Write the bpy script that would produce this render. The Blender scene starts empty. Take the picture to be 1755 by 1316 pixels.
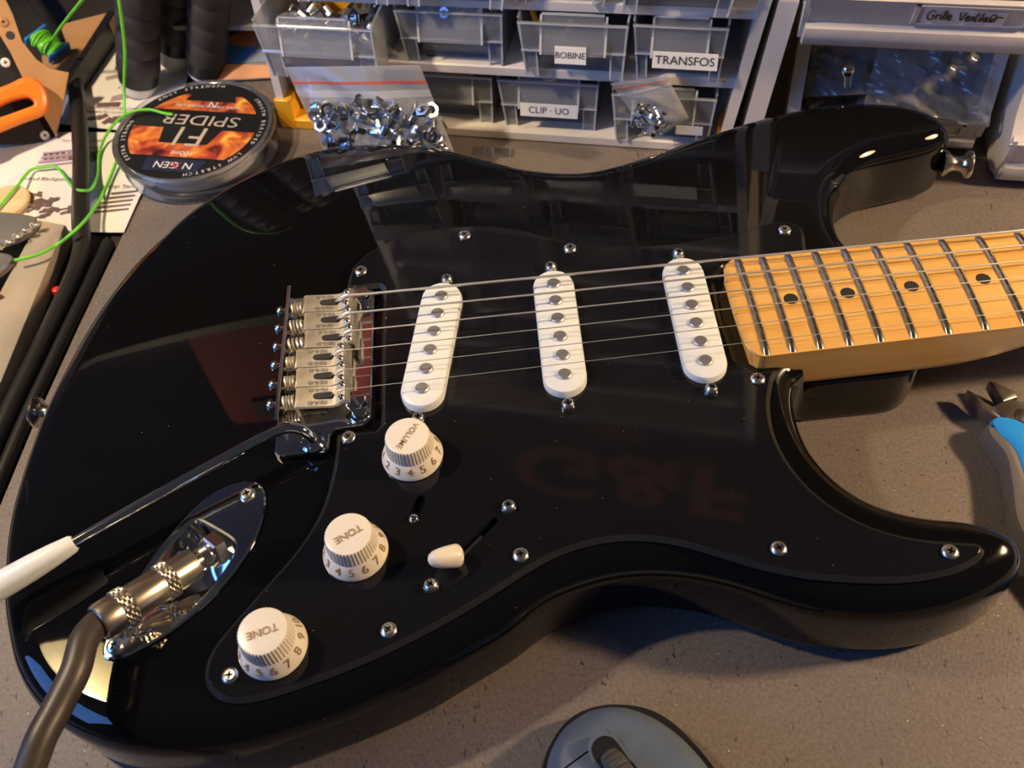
import bpy, bmesh, math, random
from mathutils import Vector, Matrix, Euler
from mathutils.geometry import delaunay_2d_cdt
random.seed(7)
S = 0.001            # everything below is authored in millimetres
TOP = 44.5           # body top above the bench
sc = bpy.context.scene
C = sc.collection

# ------------------------------------------------------------------ camera
cam_d = bpy.data.cameras.new('camera')
cam = bpy.data.objects.new('camera', cam_d)
C.objects.link(cam)
sc.camera = cam
CAM_R = [[0.994613, -0.073219, -0.073374], [0.102769, 0.788988, 0.605752], [0.013539, -0.61003, 0.792263]]
CAM_C = [81.34, -263.306, 312.255]
m = Matrix([[CAM_R[j][i] for j in range(3)] for i in range(3)]).to_4x4()
m.translation = Vector((CAM_C[0]*S, CAM_C[1]*S, (CAM_C[2]+TOP)*S))
cam.matrix_world = m
cam_d.sensor_fit = 'HORIZONTAL'
cam_d.sensor_width = 36.0
cam_d.lens = 1598.60*36.0/1755.0
cam_d.clip_start = 0.01
cam_d.clip_end = 50
cam_d.dof.use_dof = True
cam_d.dof.focus_distance = 0.39
cam_d.dof.aperture_fstop = 17

# ------------------------------------------------------------------ view, world, lights
vs = sc.view_settings
vs.view_transform = 'Standard'
vs.look = 'None'
vs.exposure = 0.12
vs.gamma = 1.0
vs.use_curve_mapping = False

world = bpy.data.worlds.new('room_light')
sc.world = world
world.use_nodes = True
bg = world.node_tree.nodes['Background']
bg.inputs['Color'].default_value = (0.75, 0.8, 1.0, 1)
bg.inputs['Strength'].default_value = 0.035

def aim(o, target):
    d = Vector(target) - o.location
    o.rotation_euler = d.to_track_quat('-Z', 'Y').to_euler()

def area(name, loc, target, size, power, color, size_y=None):
    l = bpy.data.lights.new(name, 'AREA')
    l.energy = power
    l.color = color
    if size_y:
        l.shape = 'RECTANGLE'; l.size = size*S; l.size_y = size_y*S
    else:
        l.shape = 'DISK'; l.size = size*S
    o = bpy.data.objects.new(name, l)
    C.objects.link(o)
    o.location = Vector(loc)*S
    aim(o, Vector(target)*S)
    return o

# daylight from a window to the left front (the two warm bench lamps are built as objects further down)
area('window_light', (-1060, -380, 600), (0, 0, 40), 760, 7.0, (0.13, 0.34, 1.0), 640)

# ------------------------------------------------------------------ helpers
class MB:
    """collects geometry in mm (bench at z = 0)"""
    def __init__(s):
        s.v = []; s.f = []; s.mi = []; s.cur = 0
    def add(s, verts, faces):
        o = len(s.v)
        s.v += [tuple(p) for p in verts]
        for f in faces:
            s.f.append(tuple(i+o for i in f)); s.mi.append(s.cur)
    def box(s, c, d, rz=0.0, M=None, bev=0.0):
        x, y, z = d[0]/2, d[1]/2, d[2]/2
        if bev > 0:
            b = min(bev, x*.9, y*.9, z*.9)
            vs_ = []
            for sz, k in ((-z, b), (-z+b, 0), (z-b, 0), (z, b)):
                X, Y = x-k, y-k
                c_ = b if k == 0 else b*0.4
                vs_ += [(-X+c_, -Y, sz), (X-c_, -Y, sz), (X, -Y+c_, sz), (X, Y-c_, sz), (X-c_, Y, sz), (-X+c_, Y, sz), (-X, Y-c_, sz), (-X, -Y+c_, sz)]
            fs = [tuple(range(7, -1, -1)), tuple(range(24, 32))]
            for r in range(3):
                for i in range(8):
                    j = (i+1) % 8
                    fs.append((r*8+i, r*8+j, r*8+8+j, r*8+8+i))
        else:
            vs_ = [(-x,-y,-z),(x,-y,-z),(x,y,-z),(-x,y,-z),(-x,-y,z),(x,-y,z),(x,y,z),(-x,y,z)]
            fs = [(3,2,1,0),(4,5,6,7),(0,1,5,4),(1,2,6,5),(2,3,7,6),(3,0,4,7)]
        R_ = Matrix.Rotation(rz, 4, 'Z') if M is None else M
        T = Matrix.Translation(Vector(c)) @ R_
        s.add([T @ Vector(p) for p in vs_], fs)
        return s
    def lathe(s, prof, n=24, c=(0,0,0), M=None, cap0=True, cap1=True, rfun=None):
        """prof = [(r,z)...] about local z"""
        T = Matrix.Translation(Vector(c)) @ (M if M is not None else Matrix())
        vs_ = []; fs = []
        for k, (r, z) in enumerate(prof):
            for i in range(n):
                a = 2*math.pi*i/n
                rr = rfun(k, i, r) if rfun else r
                vs_.append(T @ Vector((rr*math.cos(a), rr*math.sin(a), z)))
        for k in range(len(prof)-1):
            for i in range(n):
                j = (i+1) % n
                fs.append((k*n+i, k*n+j, (k+1)*n+j, (k+1)*n+i))
        if cap0: fs.append(tuple(range(n-1, -1, -1)))
        if cap1: fs.append(tuple((len(prof)-1)*n+i for i in range(n)))
        s.add(vs_, fs)
        return s
    def cyl(s, a, b, r, n=16, r2=None):
        a = Vector(a); b = Vector(b); d = b-a
        M = d.to_track_quat('Z', 'Y').to_matrix().to_4x4()
        return s.lathe([(r, 0), (r if r2 is None else r2, d.length)], n, a, M)
    def tube(s, pts, r, n=10, cap=True):
        pts = [Vector(p) for p in pts]
        vs_ = []; fs = []
        up = Vector((0, 0, 1))
        prev = None
        for k, p in enumerate(pts):
            t = (pts[min(k+1, len(pts)-1)] - pts[max(k-1, 0)]).normalized()
            if prev is None:
                a = t.cross(up)
                if a.length < 1e-3: a = t.cross(Vector((1, 0, 0)))
                a.normalize()
            else:
                a = prev - t*prev.dot(t)
                if a.length < 1e-6: a = t.orthogonal()
                a.normalize()
            prev = a
            b = t.cross(a)
            rr = r[k] if isinstance(r, (list, tuple)) else r
            for i in range(n):
                an = 2*math.pi*i/n
                vs_.append(p + (a*math.cos(an)+b*math.sin(an))*rr)
        for k in range(len(pts)-1):
            for i in range(n):
                j = (i+1) % n
                fs.append((k*n+j, k*n+i, (k+1)*n+i, (k+1)*n+j))
        if cap:
            fs.append(tuple(range(n)))
            fs.append(tuple((len(pts)-1)*n+i for i in range(n-1, -1, -1)))
        s.add(vs_, fs)
        return s
    def prism(s, poly, z0, z1, M=None, bev=0.0):
        """poly ccw in xy; z may be callables"""
        n = len(poly)
        T = M if M is not None else Matrix()
        rings = [(poly, z0), (poly, z1)]
        if bev > 0:
            ins = inset(poly, bev)
            rings = [(poly, z0), (poly, z1-bev), (inset(poly, bev*.3), z1-bev*.3), (ins, z1)]
        vs_ = []; fs = []
        for pl, z in rings:
            vs_ += [T @ Vector((p[0], p[1], z)) for p in pl]
        for k in range(len(rings)-1):
            for i in range(n):
                j = (i+1) % n
                fs.append((k*n+i, k*n+j, (k+1)*n+j, (k+1)*n+i))
        fs.append(tuple(range(n-1, -1, -1)))
        fs.append(tuple((len(rings)-1)*n+i for i in range(n)))
        s.add(vs_, fs)
        return s
    def grid(s, fn, nu, nv):
        vs_ = [fn(i/nu, j/nv) for j in range(nv+1) for i in range(nu+1)]
        fs = [(j*(nu+1)+i, j*(nu+1)+i+1, (j+1)*(nu+1)+i+1, (j+1)*(nu+1)+i) for j in range(nv) for i in range(nu)]
        s.add(vs_, fs)
        return s
    def merge(s, other, M=None):
        s.add([(M @ Vector(p)) if M is not None else p for p in other.v], other.f)
        return s
    def build(s, name, mat, parent=None, smooth=True, angle=35, top=None, fixn=False):
        return finish(name, s, mat, parent, smooth, angle, fixn)

def wm(o):
    b = o.matrix_basis
    if o.parent is None: return b.copy()
    return wm(o.parent) @ o.matrix_parent_inverse @ b

def finish(name, mb, mat, parent=None, smooth=True, angle=35, fixn=False):
    xs = [p[0] for p in mb.v]; ys = [p[1] for p in mb.v]; zs = [p[2] for p in mb.v]
    o_ = Vector(((min(xs)+max(xs))/2, (min(ys)+max(ys))/2, min(zs)))
    me = bpy.data.meshes.new(name)
    me.from_pydata([((p[0]-o_[0])*S, (p[1]-o_[1])*S, (p[2]-o_[2])*S) for p in mb.v], [], mb.f)
    mats = mat if isinstance(mat, (list, tuple)) else [mat]
    for mt in mats: me.materials.append(mt)
    if len(mats) > 1:
        me.polygons.foreach_set('material_index', mb.mi)
    if fixn:
        bm = bmesh.new(); bm.from_mesh(me)
        bmesh.ops.recalc_face_normals(bm, faces=bm.faces)
        bm.to_mesh(me); bm.free()
    me.update()
    if smooth:
        me.shade_smooth() if hasattr(me, 'shade_smooth') else None
        me.set_sharp_from_angle(angle=math.radians(angle))
    ob = bpy.data.objects.new(name, me)
    C.objects.link(ob)
    ob.location = o_*S
    if parent is not None:
        ob.parent = parent
        ob.matrix_parent_inverse = wm(parent).inverted()
    return ob

def tag(o, label=None, cat=None, group=None, kind=None):
    if label: o['label'] = label
    if cat: o['category'] = cat
    if group: o['group'] = group
    if kind: o['kind'] = kind
    return o

def thing(name, loc, label, cat, group=None):
    o = bpy.data.objects.new(name, None)
    o.empty_display_size = 0.02
    C.objects.link(o)
    o.location = Vector(loc)*S
    return tag(o, label, cat, group)

def dup(o, parent=None, **kw):
    c = o.copy()
    C.objects.link(c)
    if parent is not None:
        c.parent = parent
    for ch in [x for x in bpy.data.objects if x.parent == o]:
        dup(ch, c)
    return c

def inset(poly, d):
    """offset a ccw polygon inwards by d (number or per vertex list)"""
    n = len(poly); out = []
    for i in range(n):
        p = Vector(poly[i][:2]); a = Vector(poly[i-1][:2]); b = Vector(poly[(i+1) % n][:2])
        e1 = (p-a); e2 = (b-p)
        if e1.length < 1e-9: e1 = e2
        if e2.length < 1e-9: e2 = e1
        e1 = e1.normalized(); e2 = e2.normalized()
        n1 = Vector((-e1.y, e1.x)); n2 = Vector((-e2.y, e2.x))
        m_ = n1+n2
        if m_.length < 1e-6: m_ = n1
        m_.normalize()
        k = max(0.4, m_.dot(n1))
        dd = d[i] if isinstance(d, (list, tuple)) else d
        q_ = p + m_*(dd/k)
        out.append((q_.x, q_.y))
    return out

def spline(pts, n=8, closed=True):
    """centripetal-ish catmull rom through points of any dimension"""
    P_ = [Vector(p) for p in pts]
    N = len(P_); out = []
    rng = range(N) if closed else range(N-1)
    for i in rng:
        if closed:
            p0, p1, p2, p3 = P_[i-1], P_[i], P_[(i+1) % N], P_[(i+2) % N]
        else:
            p0, p1, p2, p3 = P_[max(i-1, 0)], P_[i], P_[i+1], P_[min(i+2, N-1)]
        for k in range(n):
            t = k/n
            out.append(0.5*((2*p1) + (p2-p0)*t + (2*p0-5*p1+4*p2-p3)*t*t + (3*p1-p0-3*p2+p3)*t**3))
    if not closed: out.append(P_[-1])
    return out

def resample(pts, step, closed=True):
    P_ = [Vector(p) for p in pts]
    if closed: P_ = P_+[P_[0]]
    L_ = [0.0]
    for a, b in zip(P_, P_[1:]): L_.append(L_[-1]+(b-a).length)
    n = max(3, int(round(L_[-1]/step)))
    out = []; k = 0
    for i in range(n if closed else n+1):
        d = L_[-1]*i/n
        while k < len(L_)-2 and L_[k+1] < d: k += 1
        w = (d-L_[k])/max(1e-9, L_[k+1]-L_[k])
        out.append(P_[k].lerp(P_[k+1], w))
    return out

def smooth_poly(pts, it=2):
    P_ = [Vector(p) for p in pts]
    for _ in range(it):
        P_ = [P_[i]*0.5+(P_[i-1]+P_[(i+1) % len(P_)])*0.25 for i in range(len(P_))]
    return P_

def stadium(L_, w, n=10, cx=0, cy=0, ang=0.0):
    r = w/2; h = L_/2-r; out = []
    for i in range(n+1):
        a = -math.pi/2+math.pi*i/n
        out.append((h+r*math.cos(a), r*math.sin(a)))
    for i in range(n+1):
        a = math.pi/2+math.pi*i/n
        out.append((-h+r*math.cos(a), r*math.sin(a)))
    c_, s_ = math.cos(ang), math.sin(ang)
    return [(cx+x*c_-y*s_, cy+x*s_+y*c_) for x, y in out]

def rrect(w, h, r, n=4, cx=0, cy=0):
    out = []
    for (sx, sy, a0) in ((1, -1, -90), (1, 1, 0), (-1, 1, 90), (-1, -1, 180)):
        for i in range(n+1):
            a = math.radians(a0+90*i/n)
            out.append((cx+sx*(w/2-r)+r*math.cos(a), cy+sy*(h/2-r)+r*math.sin(a)))
    return out

def text_mb(txt, size, M, depth=0.0, align='CENTER', res=3, bold=0.0):
    """flat lettering as mesh geometry; size in mm, text in local xy of M"""
    cu = bpy.data.curves.new('t', 'FONT')
    cu.body = txt; cu.size = size; cu.align_x = align; cu.align_y = 'CENTER'
    cu.resolution_u = res; cu.extrude = depth; cu.offset = bold
    o = bpy.data.objects.new('t', cu); C.objects.link(o)
    bpy.context.view_layer.update()
    dg = bpy.context.evaluated_depsgraph_get()
    me = o.evaluated_get(dg).to_mesh()
    mb = MB()
    mb.add([M @ v.co for v in me.vertices], [tuple(p.vertices) for p in me.polygons])
    bpy.data.objects.remove(o); bpy.data.curves.remove(cu)
    return mb

# ------------------------------------------------------------------ materials
def mat(name, col, rough=0.5, metal=0.0, **kw):
    m_ = bpy.data.materials.new(name)
    m_.use_nodes = True
    b = m_.node_tree.nodes['Principled BSDF']
    b.inputs['Base Color'].default_value = (*col, 1)
    b.inputs['Roughness'].default_value = rough
    b.inputs['Metallic'].default_value = metal
    for k, v in kw.items():
        b.inputs[k].default_value = v
    return m_

def nodes(m_):
    return m_.node_tree.nodes, m_.node_tree.links, m_.node_tree.nodes['Principled BSDF']

def noise_col(m_, c1, c2, scale, detail=4, lo=0.35, hi=0.65, stretch=None, rough=None, bump=0.0, coord='Object'):
    """two-tone noise colour, optional roughness range and bump"""
    N, L_, b = nodes(m_)
    tc = N.new('ShaderNodeTexCoord')
    mp = N.new('ShaderNodeMapping')
    if stretch: mp.inputs['Scale'].default_value = stretch
    L_.new(tc.outputs[coord], mp.inputs['Vector'])
    nz = N.new('ShaderNodeTexNoise')
    nz.inputs['Scale'].default_value = scale; nz.inputs['Detail'].default_value = detail
    L_.new(mp.outputs['Vector'], nz.inputs['Vector'])
    cr = N.new('ShaderNodeValToRGB')
    cr.color_ramp.elements[0].position = lo; cr.color_ramp.elements[0].color = (*c1, 1)
    cr.color_ramp.elements[1].position = hi; cr.color_ramp.elements[1].color = (*c2, 1)
    L_.new(nz.outputs['Fac'], cr.inputs['Fac'])
    L_.new(cr.outputs['Color'], b.inputs['Base Color'])
    if rough:
        mr = N.new('ShaderNodeMapRange')
        mr.inputs['From Min'].default_value = 0.3; mr.inputs['From Max'].default_value = 0.7
        mr.inputs['To Min'].default_value = rough[0]; mr.inputs['To Max'].default_value = rough[1]
        L_.new(nz.outputs['Fac'], mr.inputs['Value'])
        L_.new(mr.outputs['Result'], b.inputs['Roughness'])
    if bump:
        bp = N.new('ShaderNodeBump')
        bp.inputs['Strength'].default_value = bump; bp.inputs['Distance'].default_value = 0.001
        L_.new(nz.outputs['Fac'], bp.inputs['Height'])
        L_.new(bp.outputs['Normal'], b.inputs['Normal'])
    return m_
# ---- material library
lacquer = mat('black_lacquer', (0.0035, 0.0035, 0.004), 0.03, 0.0)
N, L_, b = nodes(lacquer)
b.inputs['Specular IOR Level'].default_value = 0.5
tc = N.new('ShaderNodeTexCoord')
nz = N.new('ShaderNodeTexNoise'); nz.inputs['Scale'].default_value = 38; nz.inputs['Detail'].default_value = 8; nz.inputs['Roughness'].default_value = 0.7
L_.new(tc.outputs['Object'], nz.inputs['Vector'])
n2 = N.new('ShaderNodeTexNoise'); n2.inputs['Scale'].default_value = 9; n2.inputs['Detail'].default_value = 2
L_.new(tc.outputs['Object'], n2.inputs['Vector'])
mul = N.new('ShaderNodeMath'); mul.operation = 'MULTIPLY'
L_.new(nz.outputs['Fac'], mul.inputs[0]); L_.new(n2.outputs['Fac'], mul.inputs[1])
mr = N.new('ShaderNodeMapRange')
mr.inputs['From Min'].default_value = 0.30; mr.inputs['From Max'].default_value = 0.46
mr.inputs['To Min'].default_value = 0.025; mr.inputs['To Max'].default_value = 0.17
L_.new(mul.outputs[0], mr.inputs['Value']); L_.new(mr.outputs['Result'], b.inputs['Roughness'])
# dust specks
vo = N.new('ShaderNodeTexVoronoi'); vo.inputs['Scale'].default_value = 95
L_.new(tc.outputs['Object'], vo.inputs['Vector'])
lt = N.new('ShaderNodeMath'); lt.operation = 'LESS_THAN'; lt.inputs[1].default_value = 0.025
L_.new(vo.outputs['Distance'], lt.inputs[0])
mx = N.new('ShaderNodeMix'); mx.data_type = 'RGBA'
mx.inputs[6].default_value = (0.0035, 0.0035, 0.004, 1); mx.inputs[7].default_value = (0.12, 0.12, 0.12, 1)
L_.new(lt.outputs[0], mx.inputs[0]); L_.new(mx.outputs[2], b.inputs['Base Color'])

guard = mat('black_acrylic', (0.007, 0.007, 0.009), 0.05)
N, L_, b = nodes(guard)
tc = N.new('ShaderNodeTexCoord')
nz = N.new('ShaderNodeTexNoise'); nz.inputs['Scale'].default_value = 30; nz.inputs['Detail'].default_value = 6
L_.new(tc.outputs['Object'], nz.inputs['Vector'])
mr = N.new('ShaderNodeMapRange'); mr.inputs['From Min'].default_value = .35; mr.inputs['From Max'].default_value = .7
mr.inputs['To Min'].default_value = 0.035; mr.inputs['To Max'].default_value = 0.085
L_.new(nz.outputs['Fac'], mr.inputs['Value']); L_.new(mr.outputs['Result'], b.inputs['Roughness'])
vo = N.new('ShaderNodeTexVoronoi'); vo.inputs['Scale'].default_value = 140
L_.new(tc.outputs['Object'], vo.inputs['Vector'])
lt = N.new('ShaderNodeMath'); lt.operation = 'LESS_THAN'; lt.inputs[1].default_value = 0.03
L_.new(vo.outputs['Distance'], lt.inputs[0])
mx = N.new('ShaderNodeMix'); mx.data_type = 'RGBA'
mx.inputs[6].default_value = (0.007, 0.007, 0.009, 1); mx.inputs[7].default_value = (0.16, 0.16, 0.17, 1)
L_.new(lt.outputs[0], mx.inputs[0]); L_.new(mx.outputs[2], b.inputs['Base Color'])
guard_edge_sheen = mat('acrylic_bevel_sheen', (0.02, 0.02, 0.022), 0.25)  # greyer than the guard: reflections along the bevel painted into its base colour

maple = mat('maple', (0.75, 0.45, 0.16), 0.33)
noise_col(maple, (0.68, 0.36, 0.085), (0.80, 0.48, 0.14), 16, 6, .3, .7, stretch=(1, 9, 9), rough=(0.28, 0.4))
chrome = mat('chrome', (0.80, 0.80, 0.79), 0.07, 1.0)
nickel = mat('nickel', (0.66, 0.62, 0.54), 0.2, 1.0)
brassy = mat('saddle_steel', (0.76, 0.69, 0.52), 0.4, 1.0)
noise_col(brassy, (0.80, 0.72, 0.54), (0.90, 0.87, 0.80), 120, 4, .35, .65, rough=(0.40, 0.50))
screw_m = mat('screw_nickel', (0.82, 0.80, 0.75), 0.26, 1.0)
steel = mat('string_steel', (0.85, 0.84, 0.80), 0.38, 0.85)
pole_m = mat('pole_steel', (0.50, 0.50, 0.50), 0.45, 0.9)
fret_m = mat('fret_nickel', (0.50, 0.48, 0.43), 0.26, 1.0)
white_pl = mat('white_plastic', (0.80, 0.84, 0.82), 0.3)
cream_pl = mat('aged_white_plastic', (0.86, 0.80, 0.68), 0.28)
gold_ink = mat('gold_ink', (0.34, 0.22, 0.10), 0.5)
recess_shade_m = mat('screw_recess_shade', (0.09, 0.085, 0.08), 0.5, 1.0)  # screw metal painted darker for the shade inside the cross recess
black_pl = mat('black_plastic', (0.012, 0.012, 0.013), 0.4)
dark_ink = mat('dark_ink', (0.02, 0.018, 0.018), 0.6)
# ================================================================== guitar
GT = thing('electric_guitar', (80, 0, 0), 'glossy black electric guitar with black pickguard and maple neck lying on the bench', 'guitar')

body_cw = [(-132, -3), (-129, 15), (-123.5, 46), (-114, 82), (-106, 102), (-86.5, 134.5), (-58, 158.5), (-26, 171), (0, 169.5), (23.5, 163), (47, 151.5), (68, 138.2), (89, 125.2),
    (104, 119), (116.5, 115.8), (127, 115.2), (140, 117.3), (153.5, 121.2), (168.5, 126.2), (183.5, 131.4), (200, 136.6), (219.5, 142.4), (239, 146), (258, 147.5), (276, 146), (289, 142.8), (300, 137.3), (308, 130.3), (312, 123), (313.2, 115.5), (311.5, 110.5),
    (305, 107), (296, 104.6), (276.3, 101.3), (266.8, 98.8), (258, 94.2), (249.5, 87), (243.5, 78), (239.6, 67), (237.8, 58.5), (237.3, 50.5), (238.6, 43), (241.5, 36.5), (246, 31), (252, 28),
    (259, 24), (263.5, 17), (264.5, 4), (264.2, -8), (257, -18.5), (251, -25), (244, -27.6), (226, -27.8), (206, -28), (199.5, -28.8), (195, -32), (192.6, -38), (191.4, -45.5), (191, -51.5), (191.3, -60), (192.9, -68.5), (196, -76.2), (200.2, -83.3), (205.6, -89.3), (211.5, -93.7), (219, -97.5), (227.2, -100.2), (235.8, -102),
    (243.5, -104.6), (250.2, -108), (254.5, -112.5), (255.6, -118), (252.8, -124.5), (246, -129.5), (235, -134), (222.5, -137), (211, -138.1), (200.3, -138), (189.6, -136.4), (179, -134), (169, -130), (159, -124.8), (149, -119.7), (138.8, -115.8), (128.4, -113.1), (117.5, -111.6), (106, -111.8), (94, -113.9), (82, -118), (66, -128.2), (50, -136.2), (34.5, -143.8), (19.5, -149.4), (4.5, -154), (-10, -157.4), (-24.5, -160.2),
    (-40, -161), (-56, -160), (-70.5, -157), (-85, -151.3), (-98, -143.2), (-108, -133.8), (-116, -122.5), (-121.5, -110.5), (-126.5, -97.5), (-130, -83), (-132.6, -69), (-134, -55), (-134.2, -41), (-133.8, -27), (-133, -13)]
body_out = resample(spline([(p[0], p[1]) for p in reversed(body_cw)], 6), 2.6)
body_out = smooth_poly(body_out, 2)

def in_pocket(x, y, m_=0.0):
    return x > 201-m_ and abs(y) < 31+m_ and not (x < 243 and y > 28.2)
def ztop(x, y):
    if in_pocket(x, y): return TOP-16.2
    s_ = -0.515*(x+133)+0.857*y-27
    return TOP-0.205*(math.sqrt(s_*s_+26*26)+s_)/2+0.205*0.02*0

def build_body():
    n = len(body_out)
    r = [1.2 if in_pocket(p.x, p.y, 1.5) else 12.5 for p in body_out]
    for _ in range(2):
        r = [r[i]*.5+(r[i-1]+r[(i+1) % n])*.25 for i in range(n)]
    base = [(p.x, p.y) for p in body_out]
    rings = []
    for t in [90, 70, 50, 30, 12]:                      # lower roundover
        a = math.radians(t)
        pl = inset(base, [9*(1-math.cos(a))*min(1, ri/12.5) for ri in r])
        rings.append([(p[0], p[1], 9-9*math.sin(a)) for p in pl])
    rings.append([(p[0], p[1], 9) for p in base])
    for t in [0, 8, 16, 24, 32, 40, 48, 56, 64, 72, 80, 86, 90]:
        a = math.radians(t)
        pl = inset(base, [ri*(1-math.cos(a)) for ri in r])
        rings.append([(p[0], p[1], ztop(*p)-ri+ri*math.sin(a)) for p, ri in zip(pl, r)])
    mb = MB()
    vs_ = [p for rg in rings for p in rg]
    fs = []
    for k in range(len(rings)-1):
        for i in range(n):
            j = (i+1) % n
            fs.append((k*n+i, k*n+j, (k+1)*n+j, (k+1)*n+i))
    fs.append(tuple(range(n-1, -1, -1)))
    # top cap
    import numpy as np
    inner = rings[-1]
    A = np.array([(p[0], p[1]) for p in inner]); B = np.roll(A, -1, 0)
    gx, gy = np.meshgrid(np.arange(-130, 262, 5.0), np.arange(-158, 170, 5.0))
    G = np.stack([gx.ravel(), gy.ravel()], 1)
    cr = np.zeros(len(G), bool)
    for a, b_ in zip(A, B):
        c1 = (a[1] > G[:, 1]) != (b_[1] > G[:, 1])
        with np.errstate(divide='ignore', invalid='ignore'):
            xi = (b_[0]-a[0])*(G[:, 1]-a[1])/(b_[1]-a[1])+a[0]
        cr ^= c1 & (G[:, 0] < xi)
    G = G[cr]
    D = np.min(np.hypot(G[:, None, 0]-A[None, :, 0], G[:, None, 1]-A[None, :, 1]), 1)
    G = G[D > 3.0]
    hole = [Vector(p) for p in jack_hole]
    Hn = np.array([(p.x, p.y) for p in hole])
    D = np.min(np.hypot(G[:, None, 0]-Hn[None, :, 0], G[:, None, 1]-Hn[None, :, 1]), 1)
    G = G[D > 2.0]
    verts2 = [Vector((a[0], a[1])) for a in A]+hole+[Vector((g[0], g[1])) for g in G]
    edges = [(i, (i+1) % n) for i in range(n)]+[(n+i, n+(i+1) % len(hole)) for i in range(len(hole))]
    ov, oe, of, ovi, _, _ = delaunay_2d_cdt(verts2, edges, [], 1, 1e-5)
    o0 = (len(rings)-1)*n
    idx = []
    for k, p in enumerate(ov):
        src = ovi[k][0] if ovi[k] else -1
        if 0 <= src < n: idx.append(o0+src)
        else:
            idx.append(len(vs_)); vs_.append((p.x, p.y, ztop(p.x, p.y)))
    def inside(p, poly):
        c_ = False
        for i in range(len(poly)):
            a, b_ = poly[i-1], poly[i]
            if (a.y > p.y) != (b_.y > p.y) and p.x < (b_.x-a.x)*(p.y-a.y)/(b_.y-a.y)+a.x: c_ = not c_
        return c_
    for f in of:
        c_ = sum((ov[i] for i in f), Vector((0, 0)))/len(f)
        if inside(c_, hole): continue
        fs.append(tuple(idx[i] for i in f))
    mb.add(vs_, fs)
    return mb.build('body', lacquer, GT, angle=50)

# jack socket frame: u runs from the lower screw towards the upper one
JO = Vector((-74.0, -123.3)); JU = Vector((42, 58)).normalized(); JW = Vector((-JU.y, JU.x))
def jp(u, w, z=0.0):
    p = JO+JU*u+JW*w
    return (p.x, p.y, TOP+z)
open_uw = [(6, -1), (12, 5), (22, 8.8), (35, 11), (46, 11.8), (50.5, 11.4), (52.6, 9.2), (53, 2), (53, -5), (52.4, -9.2), (50.5, -11.4), (46, -13), (35, -14), (22, -12), (12, -7)]
open_uw = [tuple(p) for p in spline(open_uw, 3)]
jack_hole = [jp(u, w)[:2] for u, w in open_uw]
def ccw(poly):
    a = sum(poly[i-1][0]*poly[i][1]-poly[i][0]*poly[i-1][1] for i in range(len(poly)))
    return list(poly) if a > 0 else list(reversed(poly))
jack_hole = ccw(jack_hole)
jack_hole_big = inset(jack_hole, -0.8)
jack_hole_save = jack_hole; jack_hole = jack_hole_big
build_body()
jack_hole = jack_hole_save

# ---- fill a polygon with holes as a flat sheet
def flat_fill(mb, outer, holes, z):
    bm = bmesh.new(); es = []
    for loop in [outer]+holes:
        vs_ = [bm.verts.new((p[0], p[1], z)) for p in loop]
        for i in range(len(vs_)): es.append(bm.edges.new((vs_[i-1], vs_[i])))
    bmesh.ops.triangle_fill(bm, use_beauty=True, edges=es, normal=(0, 0, 1))
    bm.verts.index_update()
    mb.add([v.co[:] for v in bm.verts], [tuple(v.index for v in (f.verts if f.normal.z >= 0 else reversed(f.verts))) for f in bm.faces])
    bm.free()

# ---- pickguard
pg_cw_a = [(5.8, 55.1), (10.1, 61.5), (19.0, 68.4), (32.0, 73.9), (44.8, 75.6), (58.0, 75.8), (70.8, 74.3), (83.5, 70.5), (95.9, 64.2), (107.8, 58), (120.0, 53.5), (131.9, 50.6), (144.3, 49.2), (156.6, 48.8), (169.2, 49.5), (182.1, 51.1), (195.0, 53.6), (204.7, 56.2), (209.5, 56.6), (213.9, 55.2), (217.1, 52.1), (217.9, 46.8), (216.5, 39)]
pg_neck = [(215, 29.3), (177, 29.3), (171, 24), (169.5, 0), (171, -24), (177, -30.5), (187, -30.5)]
pg_cw_b = [(183.1, -36.5), (179.5, -46.2), (177.8, -55.2), (177.5, -63.1), (178.5, -71.2), (180.9, -79.8), (184.5, -87.6), (189.3, -94.7), (195.0, -100.7), (201.3, -105.6), (208.1, -109.4), (215.4, -112.3), (223.8, -114.4), (232.2, -116), (236.7, -117), (238.3, -119.2), (237, -121.8), (233.5, -124.2), (225.2, -127.2), (212.8, -128.7), (201.0, -128.4), (188.5, -126.7), (174.4, -123.8), (165.0, -120.8), (155.8, -117.1), (146.5, -112.6), (137.1, -108.2), (127.4, -104.5), (117.3, -102.2), (106.8, -101.6), (96.1, -102.8), (85.4, -105.8), (74.5, -110.9), (68.0, -114.6), (51.0, -123.8), (31.9, -132.6), (13.4, -139.5), (-4.8, -144.8), (-18.2, -147.8), (-27.3, -148.3), (-34.0, -146.2), (-38.6, -141.6), (-40.2, -135.8), (-38.6, -128.5), (-33.5, -120.7), (-27.2, -112.8), (-20.2, -104), (-13.1, -95.3), (-6.9, -85.7), (-2, -75.0), (0.8, -62.6), (2.1, -52)]
pg_bridge = [(2.6, -40.5), (18.6, -40.5), (20.6, -38), (20.6, 38.6), (18.8, 40.6), (3.6, 40.6)]
def open_spl(p): return [(q_.x, q_.y) for q_ in resample(spline(p, 5, closed=False), 2.2, closed=False)]
pg = open_spl(pg_cw_a)+pg_neck+open_spl(pg_cw_b)+pg_bridge+[(4.2, 48)]
pg = ccw(pg)
PZ = TOP+2.3
slot1 = stadium(24, 2.6, 6, 57.0, -96.0, math.atan2(14.6, 15.2))
slot2 = stadium(11.5, 3.9, 6, 35.3, -79.8, math.atan2(7.6, 2.6))
mb = MB()
pin = inset(pg, 2.0)
n = len(pg)
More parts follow.
